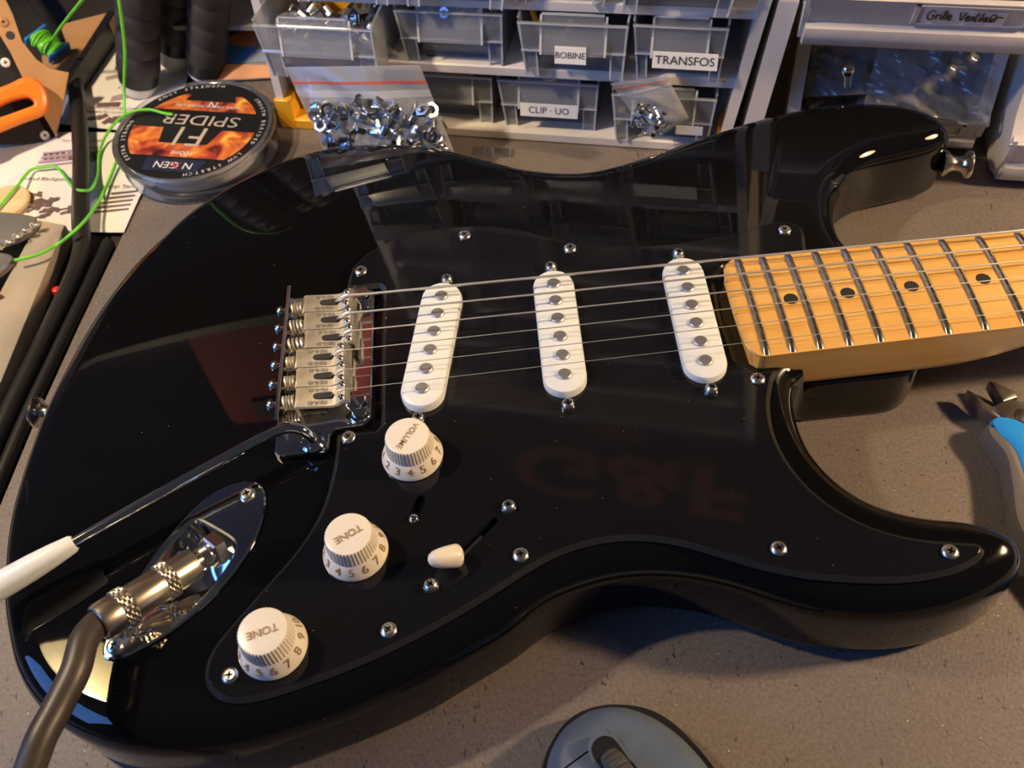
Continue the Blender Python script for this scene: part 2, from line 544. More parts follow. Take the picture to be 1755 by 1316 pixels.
mb.add([(p[0], p[1], TOP+0.05) for p in pg]+[(p[0], p[1], TOP+.55) for p in pg]+[(p[0], p[1], PZ-.05) for p in inset(pg, 1.85)]+[(p[0], p[1], PZ) for p in pin],
       [(k*n+i, k*n+(i+1) % n, (k+1)*n+(i+1) % n, (k+1)*n+i) for k in range(3) for i in range(n)])
mb.mi = [1 if 0 < i//n+1 < 3 else 0 for i in range(len(mb.f))]
flat_fill(mb, pin, [slot1, slot2], PZ)
for sl in (slot1, slot2):
    k = len(sl)
    mb.add([(p[0], p[1], PZ) for p in sl]+[(p[0], p[1], TOP+.06) for p in sl], [(i, k+i, k+(i+1) % k, (i+1) % k) for i in range(k)])
pickguard = mb.build('pickguard', [guard, guard_edge_sheen], GT, angle=7)

# ---- screws
def screw_mb(r, h, M, slot='cross'):
    mb_ = MB()
    prof = [(r, 0), (r, h*.3), (r*.95, h*.55), (r*.82, h*.8), (r*.64, h*.96), (r*.58, h)]
    mb_.lathe(prof, 20, M=M, cap1=False)
    # recess: star well
    k = 16; st = []
    for i in range(k):
        a = 2*math.pi*i/k
        rr = r*(.54 if i % 4 == 0 else (.16 if i % 4 == 2 else .3))
        st.append((rr*math.cos(a), rr*math.sin(a)))
    ring = [(r*.58*math.cos(2*math.pi*i/20), r*.58*math.sin(2*math.pi*i/20)) for i in range(20)]
    vs_ = [M @ Vector((p[0], p[1], h)) for p in ring]
    vs_ += [M @ Vector((p[0], p[1], h*.98)) for p in st]+[M @ Vector((p[0]*.6, p[1]*.6, h*.3)) for p in st]
    fs = []; mi_ = []
    for i in range(20):
        j = (i+1) % 20; a = int(i*16/20); b_ = int(((i+1)*16/20)) % 16
        if a == b_: fs.append((i, j, 20+a))
        else: fs.append((i, j, 20+b_, 20+a))
    for i in range(16):
        j = (i+1) % 16
        fs.append((20+i, 20+j, 36+j, 36+i))
    fs.append(tuple(range(36, 52)))
    mb_.add(vs_, fs)
    for q_ in range(17): mb_.mi[-1-q_] = 1
    return mb_
def screw(name, x, y, z, r=3.3, h=1.7, parent=GT, rot=0.0, tilt=None):
    M = Matrix.Translation(Vector((x, y, z))) @ Matrix.Rotation(rot, 4, 'Z')
    if tilt is not None: M = M @ tilt
    return screw_mb(r, h, M).build(name, [screw_m, recess_shade_m], parent, angle=30)
for i, (x, y) in enumerate([(10.2, 51.1), (60.0, 67.7), (109.0, 51.5), (209.0, 48.6), (176.8, -35.3), (166.4, -111.9), (225.3, -119.8), (73.4, -104.1), (24.8, -128.1), (-30.4, -138.9), (7.6, -43.4)]):
    screw('pickguard_screw', x, y, PZ-.1, 3.1, 1.5, pickguard, rot=i*0.7)
for x, y in ((70.5, -83.6), (40.2, -113.0)):
    screw('switch_screw', x, y, PZ-.1, 2.9, 2.9, pickguard, rot=x)
mb = MB(); mb.lathe([(2.1, 0), (2.1, .8), (1.6, 1.6), (.7, 2.0)], 14, (33.9, -84.2, PZ-.6)); mb.build('slot_screw', chrome, pickguard)

# ---- selector switch
sd = Vector((15.2, 14.6, 0)).normalized()
mb = MB()
a = Vector((57.0, -96.0, TOP+.35)); 
mb.box(a-sd*4.2, (15, 1.3, .9), math.atan2(sd.y, sd.x))
lever = mb.build('switch_lever_blade', nickel, GT)
mb = MB()
p0 = Vector((50.5, -102.3, TOP+.5)); 
mb.cyl(p0, p0+Vector((-.8, -1.6, 6)), 0.9, 8)
mb.build('switch_stem', nickel, lever)
mb = MB()
p0 = Vector((50.6, -103.6, TOP+6.2)); p1 = Vector((39.6, -107.6, TOP+12.6))
d = (p1-p0); M = d.to_track_quat('Z', 'Y').to_matrix().to_4x4()
mb.lathe([(4.0, -.3), (4.35, .3), (4.3, 2), (4.0, 5), (3.5, 8), (3.0, 9.8), (2.2, 11.1), (1.1, 11.8), (.3, 12)], 24, p0, M)
mb.build('switch_tip', cream_pl, GT)

# ---- pickups
def pickup(cx, cy, ang, ztop_, zpole):
    T = Matrix.Translation(Vector((cx, cy, 0))) @ Matrix.Rotation(ang, 4, 'Z')
    mb_ = MB(); out = stadium(70, 18.4, 14, ang=math.pi/2)
    rings = [(out, PZ-1), (out, ztop_-1.6), (inset(out, .45), ztop_-.5), (inset(out, 1.5), ztop_)]
    k = len(out); vs_ = []; fs = []
    for pl, z in rings: vs_ += [T @ Vector((p[0], p[1], z)) for p in pl]
    for a in range(3):
        for i in range(k): fs.append((a*k+i, a*k+(i+1) % k, (a+1)*k+(i+1) % k, (a+1)*k+i))
    fs.append(tuple(3*k+i for i in range(k)))
    mb_.add(vs_, fs)
    p_ = mb_.build('pickup', white_pl, GT, angle=40)
    for i in range(6):
        c = T @ Vector((0, 26-10.4*i, 0))
        m2 = MB(); m2.lathe([(2.9, ztop_-1.5), (2.9, zpole-.3), (2.5, zpole+.1)], 20, (c.x, c.y, 0))
        m2.build('pole_piece', pole_m, p_)
    for sy in (1, -1):
        c = T @ Vector((0, sy*39.3, 0))
        M = Matrix.Translation(Vector((c.x, c.y, PZ))) @ Matrix.Rotation(cx+sy, 4, 'Z') @ Matrix.Rotation(.12*sy, 4, 'X')
        m2 = screw_mb(2.95, 3.6, M); m2.build('height_screw', [screw_m, recess_shade_m], p_, angle=30)
    return p_
pickup(43.4, -.1, math.atan2(-9.6, 51.6), TOP+6.9, TOP+7.7)
pickup(98.5, .1, math.radians(-.6), TOP+6.6, TOP+7.5)
pickup(157.0, .1, math.radians(-.6), TOP+6.1, TOP+7.0)

# ---- control knobs
def knob(x, y, theta, word, numbers):
    M0 = Matrix.Translation(Vector((x, y, PZ)))
    mb_ = MB()
    mb_.lathe([(12.2, .4), (12.35, .9), (12.2, 1.6), (11.6, 3.2), (10.9, 4.8), (10.1, 6.3), (9.55, 7.0)], 72, M=M0, cap1=True)
    k_ = mb_.build('control_knob', cream_pl, GT, angle=45)
    m2 = MB()
    def rf(k, i, r): return r*(1.0 if i % 3 else .945) if k < 4 else r
    m2.lathe([(9.6, 6.6), (9.45, 9), (9.1, 12), (8.8, 13.9), (8.45, 14.3), (7.9, 14.5), (3, 14.15), (.4, 14.1)], 132, M=M0, rfun=rf)
    m2.build('knurled_cap', cream_pl, k_, angle=25)
    Mt = M0 @ Matrix.Translation(Vector((0, 0, 14.45))) @ Matrix.Rotation(theta, 4, 'Z')
    tm = text_mb(word, 4.1 if len(word) == 4 else 3.4, Mt @ Matrix.Translation(Vector((0, 0.1, 0))), bold=.04)
    tm.build('knob_lettering', gold_ink, k_, smooth=False)
    for num in numbers:
        a = theta+math.radians(60)+math.radians(27.5)*(num-5)
        rr = 11.05
        sl = math.atan2(4.7, 2.1)
        Mn = M0 @ Matrix.Rotation(a+math.pi/2, 4, 'Z') @ Matrix.Translation(Vector((0, -rr-.12, 4.65))) @ Matrix.Rotation(sl, 4, 'X')
        nm = text_mb(str(num), 4.9, Mn, bold=.05)
        nm.build('numeral', gold_ink, k_, smooth=False)
knob(33.9, -55.6, math.radians(236), 'VOLUME', range(1, 11))
knob(12.2, -96.0, math.radians(208), 'TONE', range(1, 11))
knob(-16.0, -130.0, math.radians(195), 'TONE', range(1, 11))

# ---- bridge
BZ = TOP+3.2
plate = [(-22.5, 36.5), (-22.5, -47.5), (-20.5, -49.5), (-2.0, -49.5), (-.2, -48), (.2, -41.5), (2.2, -38.8), (13.5, -38.2), (17, -35), (17.2, 36), (15.6, 37.6), (-21, 37.6)]
plate = ccw([(p[0], p[1]) for p in plate])
mb = MB(); mb.prism(plate, TOP+.2, BZ, bev=.8)
bridge = mb.build('tremolo_bridge', chrome, GT, angle=12)
# folded back wall, leaning slightly towards the saddles
mb = MB()
prof = [(-23.4, .6), (-21.2, 11.2), (-20.4, 11.6), (-19.6, 11.2), (-20.6, 3)]
k = len(prof); vs_ = []; fs = []
for y in (-37.5, 37.5):
    vs_ += [(p[0], y, TOP+p[1]) for p in prof]
for i in range(k):
    fs.append((i, (i+1) % k, k+(i+1) % k, k+i))
fs += [tuple(range(k)), tuple(range(2*k-1, k-1, -1))]
mb.add(vs_, fs)
mb.build('back_wall', chrome, bridge, angle=60, fixn=True)
for y in (31, -29.5):
    mb = MB()
    mb.lathe([(3.3, 0), (3.3, 3.4), (4.4, 3.6), (4.6, 4.0), (4.6, 6.2), (4.1, 6.9)], 22, (11.2, y, BZ-.3), cap1=False)
    mb.lathe([(4.1, 6.9), (.2, 6.95)], 22, (11.2, y, BZ-.3), cap0=False)
    pv = mb.build('pivot_post', chrome, bridge, angle=35)
    m2 = MB(); m2.box((11.2, y, BZ+6.6), (8.0, 1.1, .5), math.radians(-62)); m2.build('slot', dark_ink, pv)
saddle_x = [7.4, 7.4, 7.4, 5.2, 5.2, 5.2]
fx = [9.5, 10.5, 11.5, 8.2, 9, 9.5]
SADY = [26.3-10.5*i for i in range(6)]
ZS = TOP+12.4
for i in range(6):
    y = SADY[i]; xf = fx[i]; xr = xf-23.0; w = 10.1
    # bent plate profile in xz, extruded over the width
    pr = [(xr, 3.6), (xr-.2, 9.6), (xr+.6, 10.3), (xr+1.6, 10.3), (xf-8, 8.9), (xf-5.5, 9.6), (xf-3.8, 11.2), (xf-2.0, 12.0), (xf-.5, 11.4), (xf, 9.8), (xf, 5.2), (xf-1.4, 5.2), (xf-1.5, 9.3), (xf-2.3, 10.3), (xf-3.4, 9.6), (xf-5.2, 8.1), (xf-8, 7.5), (xr+1.4, 8.9), (xr+1.3, 3.6)]
    k = len(pr); mb = MB(); vs_ = []; fs = []
    for yy in (y-w/2, y+w/2): vs_ += [(p[0], yy, TOP+p[1]) for p in pr]
    for a in range(k): fs.append((a, (a+1) % k, k+(a+1) % k, k+a))
    for e in (0, k):
        q4 = [(0, 1, 17, 18), (1, 2, 3, 17), (3, 4, 16, 17), (4, 5, 15, 16), (5, 6, 14, 15), (6, 7, 13, 14), (7, 8, 12, 13), (8, 9, 12), (9, 10, 11, 12)]
        fs += [tuple(e+j for j in t) for t in q4]
    mb.add(vs_, fs)
    sd_ = mb.build('saddle', brassy, bridge, angle=28, fixn=True)
    # string slot, grub screws
    m2 = MB(); m2.prism(stadium(8.4, 3.0, 6, xf-11.5, y), TOP+8.0, TOP+9.95); m2.build('saddle_slot', dark_ink, bridge)
    for sy in (1, -1):
        m2 = MB(); m2.lathe([(1.35, 8), (1.35, 12.1), (1.0, 12.5), (.55, 12.5), (.5, 11.5)], 12, (xf-3.4, y+sy*3.4, TOP)); m2.build('height_grub_screw', nickel, bridge)
    # stamped word on both flanks of the slot
    for sy in (1, -1):
        Mt = Matrix.Translation(Vector((xf-14.2, y+sy*3.3, TOP+9.86))) @ Matrix.Rotation(math.radians(3.2), 4, 'Y') @ Matrix.Rotation(math.pi, 4, 'Z')
        text_mb('FENDER', 2.3, Mt, .05, res=1, bold=.03).build('stamped_word', pole_m, bridge, smooth=False)
    # intonation screw, spring and head
    m2 = MB(); m2.cyl((-25.6, y, TOP+7), (xf-12, y, TOP+7.2), 1.25, 10)
    m2.lathe([(2.6, 0), (2.6, .8), (1.9, 1.9), (.6, 2.3)], 14, (-24.0, y, TOP+7), Matrix.Rotation(-math.pi/2, 4, 'Y'))
    m2.build('intonation_screw', nickel, bridge)
    turns = 4; x0 = -19.2; x1 = xr-.4
    m2 = MB(); m2.tube([(x0+(x1-x0)*t/70, y+2.7*math.cos(2*math.pi*turns*t/70), TOP+7.2+2.7*math.sin(2*math.pi*turns*t/70)) for t in range(71)], .55, 6)
    m2.build('saddle_spring', brassy, bridge)
# one displaced coil by the fourth saddle
# ---- tremolo arm
armp = [(-6.5, -46.0, 1), (-6.0, -46.2, 6.5), (-6.6, -46.0, 10.5), (-9.5, -45.4, 14.2), (-14, -45.2, 15.6), (-20, -47.0, 15.6), (-27, -50.4, 15.2), (-40, -57.2, 14.8), (-58, -66.8, 14.2), (-95, -88.0, 13.0)]
mb = MB(); mb.tube([(p.x, p.y, TOP+p.z) for p in spline(armp, 6, closed=False)], 2.25, 14)
arm = mb.build('tremolo_arm', chrome, GT)
tipd = Vector((-42, -24.5, -1.2)).normalized(); tp = Vector((-91.5, -86.0, TOP+13.1))
mb = MB(); mb.lathe([(2.9, 0), (3.5, 1), (4.3, 8), (4.9, 16), (5.2, 26), (5.0, 36), (4.3, 43), (3.0, 47), (1.0, 49)], 22, tp, tipd.to_track_quat('Z', 'Y').to_matrix().to_4x4())
mb.build('arm_tip', white_pl, arm)
mb = MB(); mb.lathe([(4.6, 0), (5.0, .6), (5.0, 2.2), (4.0, 3.2)], 18, (-6.4, -46.0, BZ-.2)); mb.build('arm_collar', chrome, bridge)

# ---- output jack plate with its cup
jp_uw = [(-5.2, .4), (-2.3, 4.4), (6, 8), (16.5, 11.3), (30, 14), (42, 15.2), (55, 15.4), (66, 13.4), (74, 8.4), (77.8, 2), (77, -3.6), (72.6, -8.7), (64, -13.6), (55, -16.6), (42, -18.2), (28, -17.2), (14, -13.6), (2, -7.8), (-3, -4)]
jpo = ccw([jp(p.x, p.y)[:2] for p in spline(jp_uw, 4)])
mb = MB(); n = len(jpo); ji = inset(jpo, .9)
mb.add([(p[0], p[1], TOP+.05) for p in jpo]+[(p[0], p[1], TOP+.8) for p in inset(jpo, .2)]+[(p[0], p[1], TOP+1.25) for p in ji], [(k*n+i, k*n+(i+1) % n, (k+1)*n+(i+1) % n, (k+1)*n+i) for k in range(2) for i in range(n)])
jh = ccw(jack_hole); lip = inset(jh, -1.6)
flat_fill(mb, ji, [lip], TOP+1.25)
# cup
def depth(p):
    u = (Vector(p)-JO).dot(JU)
    return max(0.0, (u-6)/47)
k = len(jh); vs_ = []; fs = []
def cup(p, su, sw, dz):
    v_ = Vector(p)-JO; u = v_.dot(JU); w = v_.dot(JW)
    c0 = -.9
    u2 = 34+(u-34)*su; w2 = c0+(w-c0)*sw
    q_ = JO+JU*u2+JW*w2
    return (q_.x, q_.y, -dz*max(0.0, (u-6)/47)-.25*dz/14)
lv = [[(p[0], p[1], 1.25) for p in lip], [(p[0], p[1], 1.0) for p in inset(jh, -.7)], [(p[0], p[1], .2) for p in jh], [cup(p, .985, .95, 5) for p in jh], [cup(p, .965, .88, 10) for p in jh], [cup(p, .94, .76, 13.5) for p in jh], [cup(p, .86, .56, 14.8) for p in jh]]
for pl in lv: vs_ += [(p[0], p[1], TOP+p[2]) for p in pl]
for a in range(len(lv)-1):
    for i in range(k): fs.append((a*k+i, a*k+(i+1) % k, (a+1)*k+(i+1) % k, (a+1)*k+i))
fs.append(tuple((len(lv)-1)*k+i for i in range(k)))
mb.add(vs_, fs)
jplate = mb.build('jack_plate', chrome, GT, angle=22)
screw('jack_plate_screw', -32.1, -65.2, TOP+1.15, 3.2, 1.7, jplate, .4)
screw('jack_plate_screw', -74.0, -123.3, TOP+1.15, 3.2, 1.7, jplate, 1.1)
# plug axis: rises out of the cup towards the lower left
PA = Vector((-44.6, -87.6, TOP-1.5)); PB = Vector((-73.9, -118.7, TOP+13.5))
pd = (PB-PA).normalized(); PM = pd.to_track_quat('Z', 'Y').to_matrix().to_4x4()
mb = MB(); mb.lathe([(7.0, -3.5), (7.0, .6), (6.2, 1.4)], 6, PA, PM); mb.lathe([(4.7, 1.2), (4.7, 2.2), (4.3, 2.5), (4.7, 2.8), (4.3, 3.4), (4.7, 3.8), (4.3, 4.4), (4.7, 4.8), (4.3, 5.4), (4.6, 5.8), (4.0, 6), (4.0, 8.5)], 24, PA, PM)
mb.build('jack_nut', nickel, jplate, angle=25)

# ---- neck
def hw(x): return 28.2-(28.2-21.4)*(x-180)/(647.7-180)
FT = TOP+9.6
def zf(y): return -(y*y)/(2*241.0)
def neck():
    mb_ = MB(); rings = []
    xs = [172.6, 173.4, 176, 180, 190, 205, 225, 245, 256, 262, 268, 275, 283, 292, 302, 315, 335, 360, 400, 450, 520, 600]
    for s_i, x in enumerate(xs):
        w = hw(max(x, 180)); t = min(1, max(0, (x-258)/50)); t = t*t*(3-2*t)
        zb = -25.4+4.6*t; ring = []
        shrink = 1.0 if s_i > 0 else .985
        drop = 0.0 if s_i > 0 else -.6
        for tt in (1, .985, .96, .92, .86, .78, .65, .45, .22, 0, -.22, -.45, -.65, -.78, -.86, -.92, -.96, -.985, -1):
            y = w*shrink*tt
            z = zf(y)+drop
            ring.append((y, z))
        # treble side down, back, bass side up
        back = []
        for i in range(1, 24):
            a = math.pi*i/24
            se = 2.0/(12-9.6*t)            # superellipse exponent: square heel to round neck
            cy_ = math.copysign(abs(math.cos(a))**se, math.cos(a)); sz = abs(math.sin(a))**se
            back.append((-w*shrink*cy_, -4.5+(zb+4.5)*sz+zf(w)*.5))
        ring = ring+back
        pts = []
        for (y, z) in ring:
            xe = x
            if x < 190:
                ay = abs(y)/28.2; c0 = max(0.0, min(1.0, (ay-.74)/.26))
                xe = x+(2.6*ay*ay+5.5*(1-math.sqrt(max(0.0, 1-c0*c0))))*(1-(x-172.6)/17.4)
            pts.append((xe, y, FT+z))
        rings.append(pts)
    k = len(rings[0]); vs_ = [p for r in rings for p in r]; fs = []
    for a in range(len(rings)-1):
        for i in range(k): fs.append((a*k+i, a*k+(i+1) % k, (a+1)*k+(i+1) % k, (a+1)*k+i))
    fs.append(tuple(range(k-1, -1, -1))); fs.append(tuple((len(rings)-1)*k+i for i in range(k)))
    mb_.add(vs_, fs)
    return mb_.build('neck', maple, GT, angle=40, fixn=True)
nk = neck()
fretx = lambda n_: 647.7*2**(-n_/12)
for n_ in range(22, 3, -1):
    x = fretx(n_)
    if x > 590: break
    w = hw(x)-.35; mb = MB()
    prof = [(-1.55, 0), (-1.35, .6), (-.75, 1.05), (0, 1.18), (.75, 1.05), (1.35, .6), (1.55, 0)]
    def fn(u, v):
        i = int(round(u*6)); y = w*(1-2*v)
        e = min(1.0, (w-abs(y))/1.2+.25)
        return (x+prof[i][0], y, FT+zf(y)-.1+prof[i][1]*e)
    mb.grid(fn, 6, 24)
    mb.build('fret', fret_m, nk, angle=60)
for n_ in (21, 19, 17, 15):
    x = (fretx(n_)+fretx(n_-1))/2
    mb = MB(); mb.lathe([(3.05, -.6), (3.05, .04)], 28, (x, 0, FT)); mb.build('dot_inlay', dark_ink, nk)
for sy in (1, -1):
    x = (fretx(12)+fretx(11))/2
    mb = MB(); mb.lathe([(3.05, -.6), (3.05, -.2)], 28, (x, 12*sy, FT)); mb.build('dot_inlay', dark_ink, nk)

# ---- strings
gauge = [.62, .48, .36, .24, .19, .15]
for i in range(6):
    xf = fx[i]; y0 = SADY[i]; y1 = 17.5*(1-2*i/5)
    def yy(x): return y0+(y1-y0)*(x-xf)/(647.7-xf)
    pts = [(xf-10.5, y0, TOP+6.5), (xf-9.4, y0, TOP+8.8), (xf-6, y0, TOP+11.3), (xf-3.6, y0, TOP+12.3+gauge[i]), (xf-2, y0, TOP+12.2+gauge[i]), (xf+6, yy(xf+6), TOP+12.35)]
    pts += [(x, yy(x), TOP+12.35+.55*(x-xf)/170) for x in (60, 120, 180, 300, 450, 600)]
    mb = MB(); mb.tube(pts, gauge[i], 8)
    mb.build('string', steel, GT)

# ---- strap buttons
def button(name, x, y, z, ang):
    M = Matrix.Rotation(ang, 4, 'Z') @ Matrix.Rotation(math.pi/2, 4, 'Y')
    mb_ = MB(); mb_.lathe([(6.6, -1.0), (6.6, .6), (5.4, 1.8), (4.0, 3.6), (3.5, 6), (3.9, 8.5), (5.4, 10.2), (7.0, 11.2), (7.3, 12.2), (6.9, 13.0), (4.0, 13.6), (.5, 13.8)], 28, (x, y, z), M)
    return mb_.build(name, nickel, GT)
button('strap_button', -133.2, 4.8, 22, math.radians(172))
button('strap_button', 311.2, 108.5, 24, math.radians(-14))
# ================================================================== bench, mat, wall
def bench_material(name, c1, c2, sheen=0.55):
    m_ = mat(name, c1, sheen)
    N, L_, b = nodes(m_)
    tc = N.new('ShaderNodeTexCoord')
    n1 = N.new('ShaderNodeTexNoise'); n1.inputs['Scale'].default_value = 7; n1.inputs['Detail'].default_value = 5
    n2 = N.new('ShaderNodeTexNoise'); n2.inputs['Scale'].default_value = 700; n2.inputs['Detail'].default_value = 3
    n3 = N.new('ShaderNodeTexNoise'); n3.inputs['Scale'].default_value = 300; n3.inputs['Detail'].default_value = 2; n3.inputs['Roughness'].default_value = .6; n3.inputs['Distortion'].default_value = 1.6
    for x in (n1, n2): L_.new(tc.outputs['Object'], x.inputs['Vector'])
    mp = N.new('ShaderNodeMapping'); mp.inputs['Rotation'].default_value = (0, 0, 1.1); mp.inputs['Scale'].default_value = (1.35, .55, 1)
    L_.new(tc.outputs['Object'], mp.inputs['Vector']); L_.new(mp.outputs['Vector'], n3.inputs['Vector'])
    cr = N.new('ShaderNodeValToRGB')
    cr.color_ramp.elements[0].position = .3; cr.color_ramp.elements[0].color = (*c1, 1)
    cr.color_ramp.elements[1].position = .7; cr.color_ramp.elements[1].color = (*c2, 1)
    L_.new(n1.outputs['Fac'], cr.inputs['Fac'])
    # fine mottling
    mr = N.new('ShaderNodeMapRange'); mr.inputs['From Min'].default_value = .3; mr.inputs['From Max'].default_value = .7; mr.inputs['To Min'].default_value = .8; mr.inputs['To Max'].default_value = 1.2
    L_.new(n2.outputs['Fac'], mr.inputs['Value'])
    mm = N.new('ShaderNodeMix'); mm.data_type = 'RGBA'; mm.blend_type = 'MULTIPLY'; mm.inputs[0].default_value = 1
    L_.new(cr.outputs['Color'], mm.inputs[6]); L_.new(mr.outputs['Result'], mm.inputs[7])
    # nicks: thresholded distorted noise
    nk_ = N.new('ShaderNodeMapRange'); nk_.inputs['From Min'].default_value = .665; nk_.inputs['From Max'].default_value = .72; nk_.clamp = True
    L_.new(n3.outputs['Fac'], nk_.inputs['Value'])
    m2 = N.new('ShaderNodeMix'); m2.data_type = 'RGBA'; m2.inputs[7].default_value = (.03, .025, .024, 1)
    L_.new(nk_.outputs['Result'], m2.inputs[0]); L_.new(mm.outputs[2], m2.inputs[6])
    # pale crumbs
    vo = N.new('ShaderNodeTexVoronoi'); vo.inputs['Scale'].default_value = 105
    L_.new(tc.outputs['Object'], vo.inputs['Vector'])
    lt = N.new('ShaderNodeMath'); lt.operation = 'LESS_THAN'; lt.inputs[1].default_value = .036
    L_.new(vo.outputs['Distance'], lt.inputs[0])
    m3 = N.new('ShaderNodeMix'); m3.data_type = 'RGBA'; m3.inputs[7].default_value = (.5, .47, .42, 1)
    L_.new(lt.outputs[0], m3.inputs[0]); L_.new(m2.outputs[2], m3.inputs[6])
    L_.new(m3.outputs[2], b.inputs['Base Color'])
    bp = N.new('ShaderNodeBump'); bp.inputs['Strength'].default_value = .35; bp.inputs['Distance'].default_value = .0006
    sb = N.new('ShaderNodeMath'); sb.operation = 'SUBTRACT'
    L_.new(n2.outputs['Fac'], sb.inputs[0]); L_.new(nk_.outputs['Result'], sb.inputs[1])
    L_.new(sb.outputs[0], bp.inputs['Height']); L_.new(bp.outputs['Normal'], b.inputs['Normal'])
    return m_
mat_m = bench_material('worn_rubber_mat', (0.134, 0.112, 0.100), (0.176, 0.149, 0.134))
under_m = bench_material('dusty_black_bench', (0.018, 0.016, 0.015), (0.035, 0.03, 0.027), .5)
MATH = 0.0
mb = MB()
mpoly = ccw([(-134, 184), (-120, 290), (-96, 460), (900, 460), (900, -420), (-205, -420), (-160, 15), (-151, 79)])
mb.prism(mpoly, -3, MATH)
tag(mb.build('floor', mat_m, smooth=False), kind='structure')
mb = MB(); mb.prism(ccw([(-900, 460), (900, 460), (900, -420), (-900, -420)]), -30, -3.05)
tag(mb.build('floor', under_m, smooth=False), kind='structure')
wall_m = mat('wall_paint', (0.16, 0.14, 0.13), 0.8); noise_col(wall_m, (.075, .066, .06), (.105, .092, .084), 9)
mb = MB(); mb.box((0, 475, 560), (1800, 30, 1180)); tag(mb.build('wall_back', wall_m, smooth=False), kind='structure')
# ================================================================== drawer cabinet
CE = Vector((math.cos(math.radians(-15.52)), math.sin(math.radians(-15.52)), 0))
CN = Vector((CE.y, -CE.x, 0))
CM = Matrix(((CE.x, -CN.x, 0, 50.4), (CE.y, -CN.y, 0, 206.6), (0, 0, 1, 0), (0, 0, 0, 1)))
def W(s_, d_, h_): return CM @ Vector((s_, -d_, h_))
CAB_LEAN = True      # the upper half of the cabinet stands a little out of true
def loc_build(mb_, name, m_, parent, **kw):
    if CAB_LEAN:
        mb_.v = [(p[0]+.14*max(0.0, p[2]-94), p[1], p[2]) for p in mb_.v]
    o = MB(); o.merge(mb_, CM); o.mi = list(mb_.mi)
    return o.build(name, m_, parent, **kw)
def lbox(mb_, s0, s1, d0, d1, h0, h1, bev=0.0):
    mb_.box(((s0+s1)/2, -(d0+d1)/2, (h0+h1)/2), (abs(s1-s0), abs(d1-d0), abs(h1-h0)), bev=bev)

def film_material(name, haze, tint, gloss_rough=0.12, gl=0.35):
    m_ = bpy.data.materials.new(name); m_.use_nodes = True
    N = m_.node_tree.nodes; L_ = m_.node_tree.links
    N.remove(N['Principled BSDF']); out = N['Material Output']
    tr = N.new('ShaderNodeBsdfTransparent'); tr.inputs['Color'].default_value = (.97, .98, 1, 1)
    df = N.new('ShaderNodeBsdfDiffuse'); df.inputs['Color'].default_value = (*tint, 1)
    tl = N.new('ShaderNodeBsdfTranslucent'); tl.inputs['Color'].default_value = (*tint, 1)
    gl_ = N.new('ShaderNodeBsdfGlossy'); gl_.inputs['Roughness'].default_value = gloss_rough
    m1 = N.new('ShaderNodeMixShader'); m1.inputs[0].default_value = .4
    L_.new(df.outputs[0], m1.inputs[1]); L_.new(tl.outputs[0], m1.inputs[2])
    m2 = N.new('ShaderNodeMixShader'); m2.inputs[0].default_value = haze
    L_.new(tr.outputs[0], m2.inputs[1]); L_.new(m1.outputs[0], m2.inputs[2])
    lw = N.new('ShaderNodeFresnel'); lw.inputs['IOR'].default_value = 1.45
    ml = N.new('ShaderNodeMath'); ml.operation = 'MULTIPLY'; ml.inputs[1].default_value = gl*2.2
    L_.new(lw.outputs[0], ml.inputs[0])
    m3 = N.new('ShaderNodeMixShader')
    L_.new(ml.outputs[0], m3.inputs[0]); L_.new(m2.outputs[0], m3.inputs[1]); L_.new(gl_.outputs[0], m3.inputs[2])
    L_.new(m3.outputs[0], out.inputs['Surface'])
    return m_
drawer_m = film_material('frosted_drawer_plastic', .175, (.90, .93, .97), .2)
piped_light_m = film_material('drawer_edge_piped_light', .7, (.92, .95, 1.0), .2)  # whiter than the drawer plastic: light piping at the edges put into the colour
bag_m = film_material('clear_bag_film', .30, (.92, .94, .97), .16, .6)
cab_m = mat('cabinet_grey', (0.52, 0.50, 0.47), 0.45); noise_col(cab_m, (.74, .69, .63), (.80, .75, .69), 30)
yellow_m = mat('yellow_plastic', (0.85, 0.42, 0.02), 0.4)
paper_m = mat('white_label', (0.82, 0.81, 0.78), 0.6)
ink_m = mat('blue_black_ink', (0.03, 0.04, 0.10), 0.6)
zinc = mat('zinc_plate', (0.78, 0.80, 0.82), 0.2, 1.0)
brass_m = mat('brass', (0.80, 0.55, 0.22), 0.3, 1.0)

cabinet = thing('storage_cabinet', W(35, -60, 0), 'grey small-parts cabinet with clear drawers behind the guitar', 'cabinet')
PITCH = 41.0
ROWS = 9
S0, S1 = -106.0, 172.0
for r in range(ROWS+1):
    h0 = 0.2 if r == 0 else 44.2+(r-1)*PITCH
    mb = MB()
    lbox(mb, S0+2 if r < 2 else -74, (163+min(12, h0*.125)) if r < 2 else 174, -140, 0, h0, h0+6.3, bev=.8)
    loc_build(mb, 'shelf', cab_m, cabinet)
HT = 44.2+(ROWS-1)*PITCH+6.3
mb = MB(); lbox(mb, S0, 170, -143, -140, 0, 91); loc_build(mb, 'back_panel', cab_m, cabinet)
mb = MB(); lbox(mb, -76, 176, -143, -140, 91, HT); loc_build(mb, 'back_panel', cab_m, cabinet)
def slant_bar(s_bot, s_top, wd, d0, d1, h0, h1):
    mb_ = MB(); vs_ = []
    for h, s_ in ((h0, s_bot), (h1, s_top)):
        vs_ += [(s_, -d0, h), (s_+wd, -d0, h), (s_+wd, -d1, h), (s_, -d1, h)]
    mb_.add(vs_, [(3, 2, 1, 0), (4, 5, 6, 7), (0, 1, 5, 4), (1, 2, 6, 5), (2, 3, 7, 6), (3, 0, 4, 7)])
    return mb_
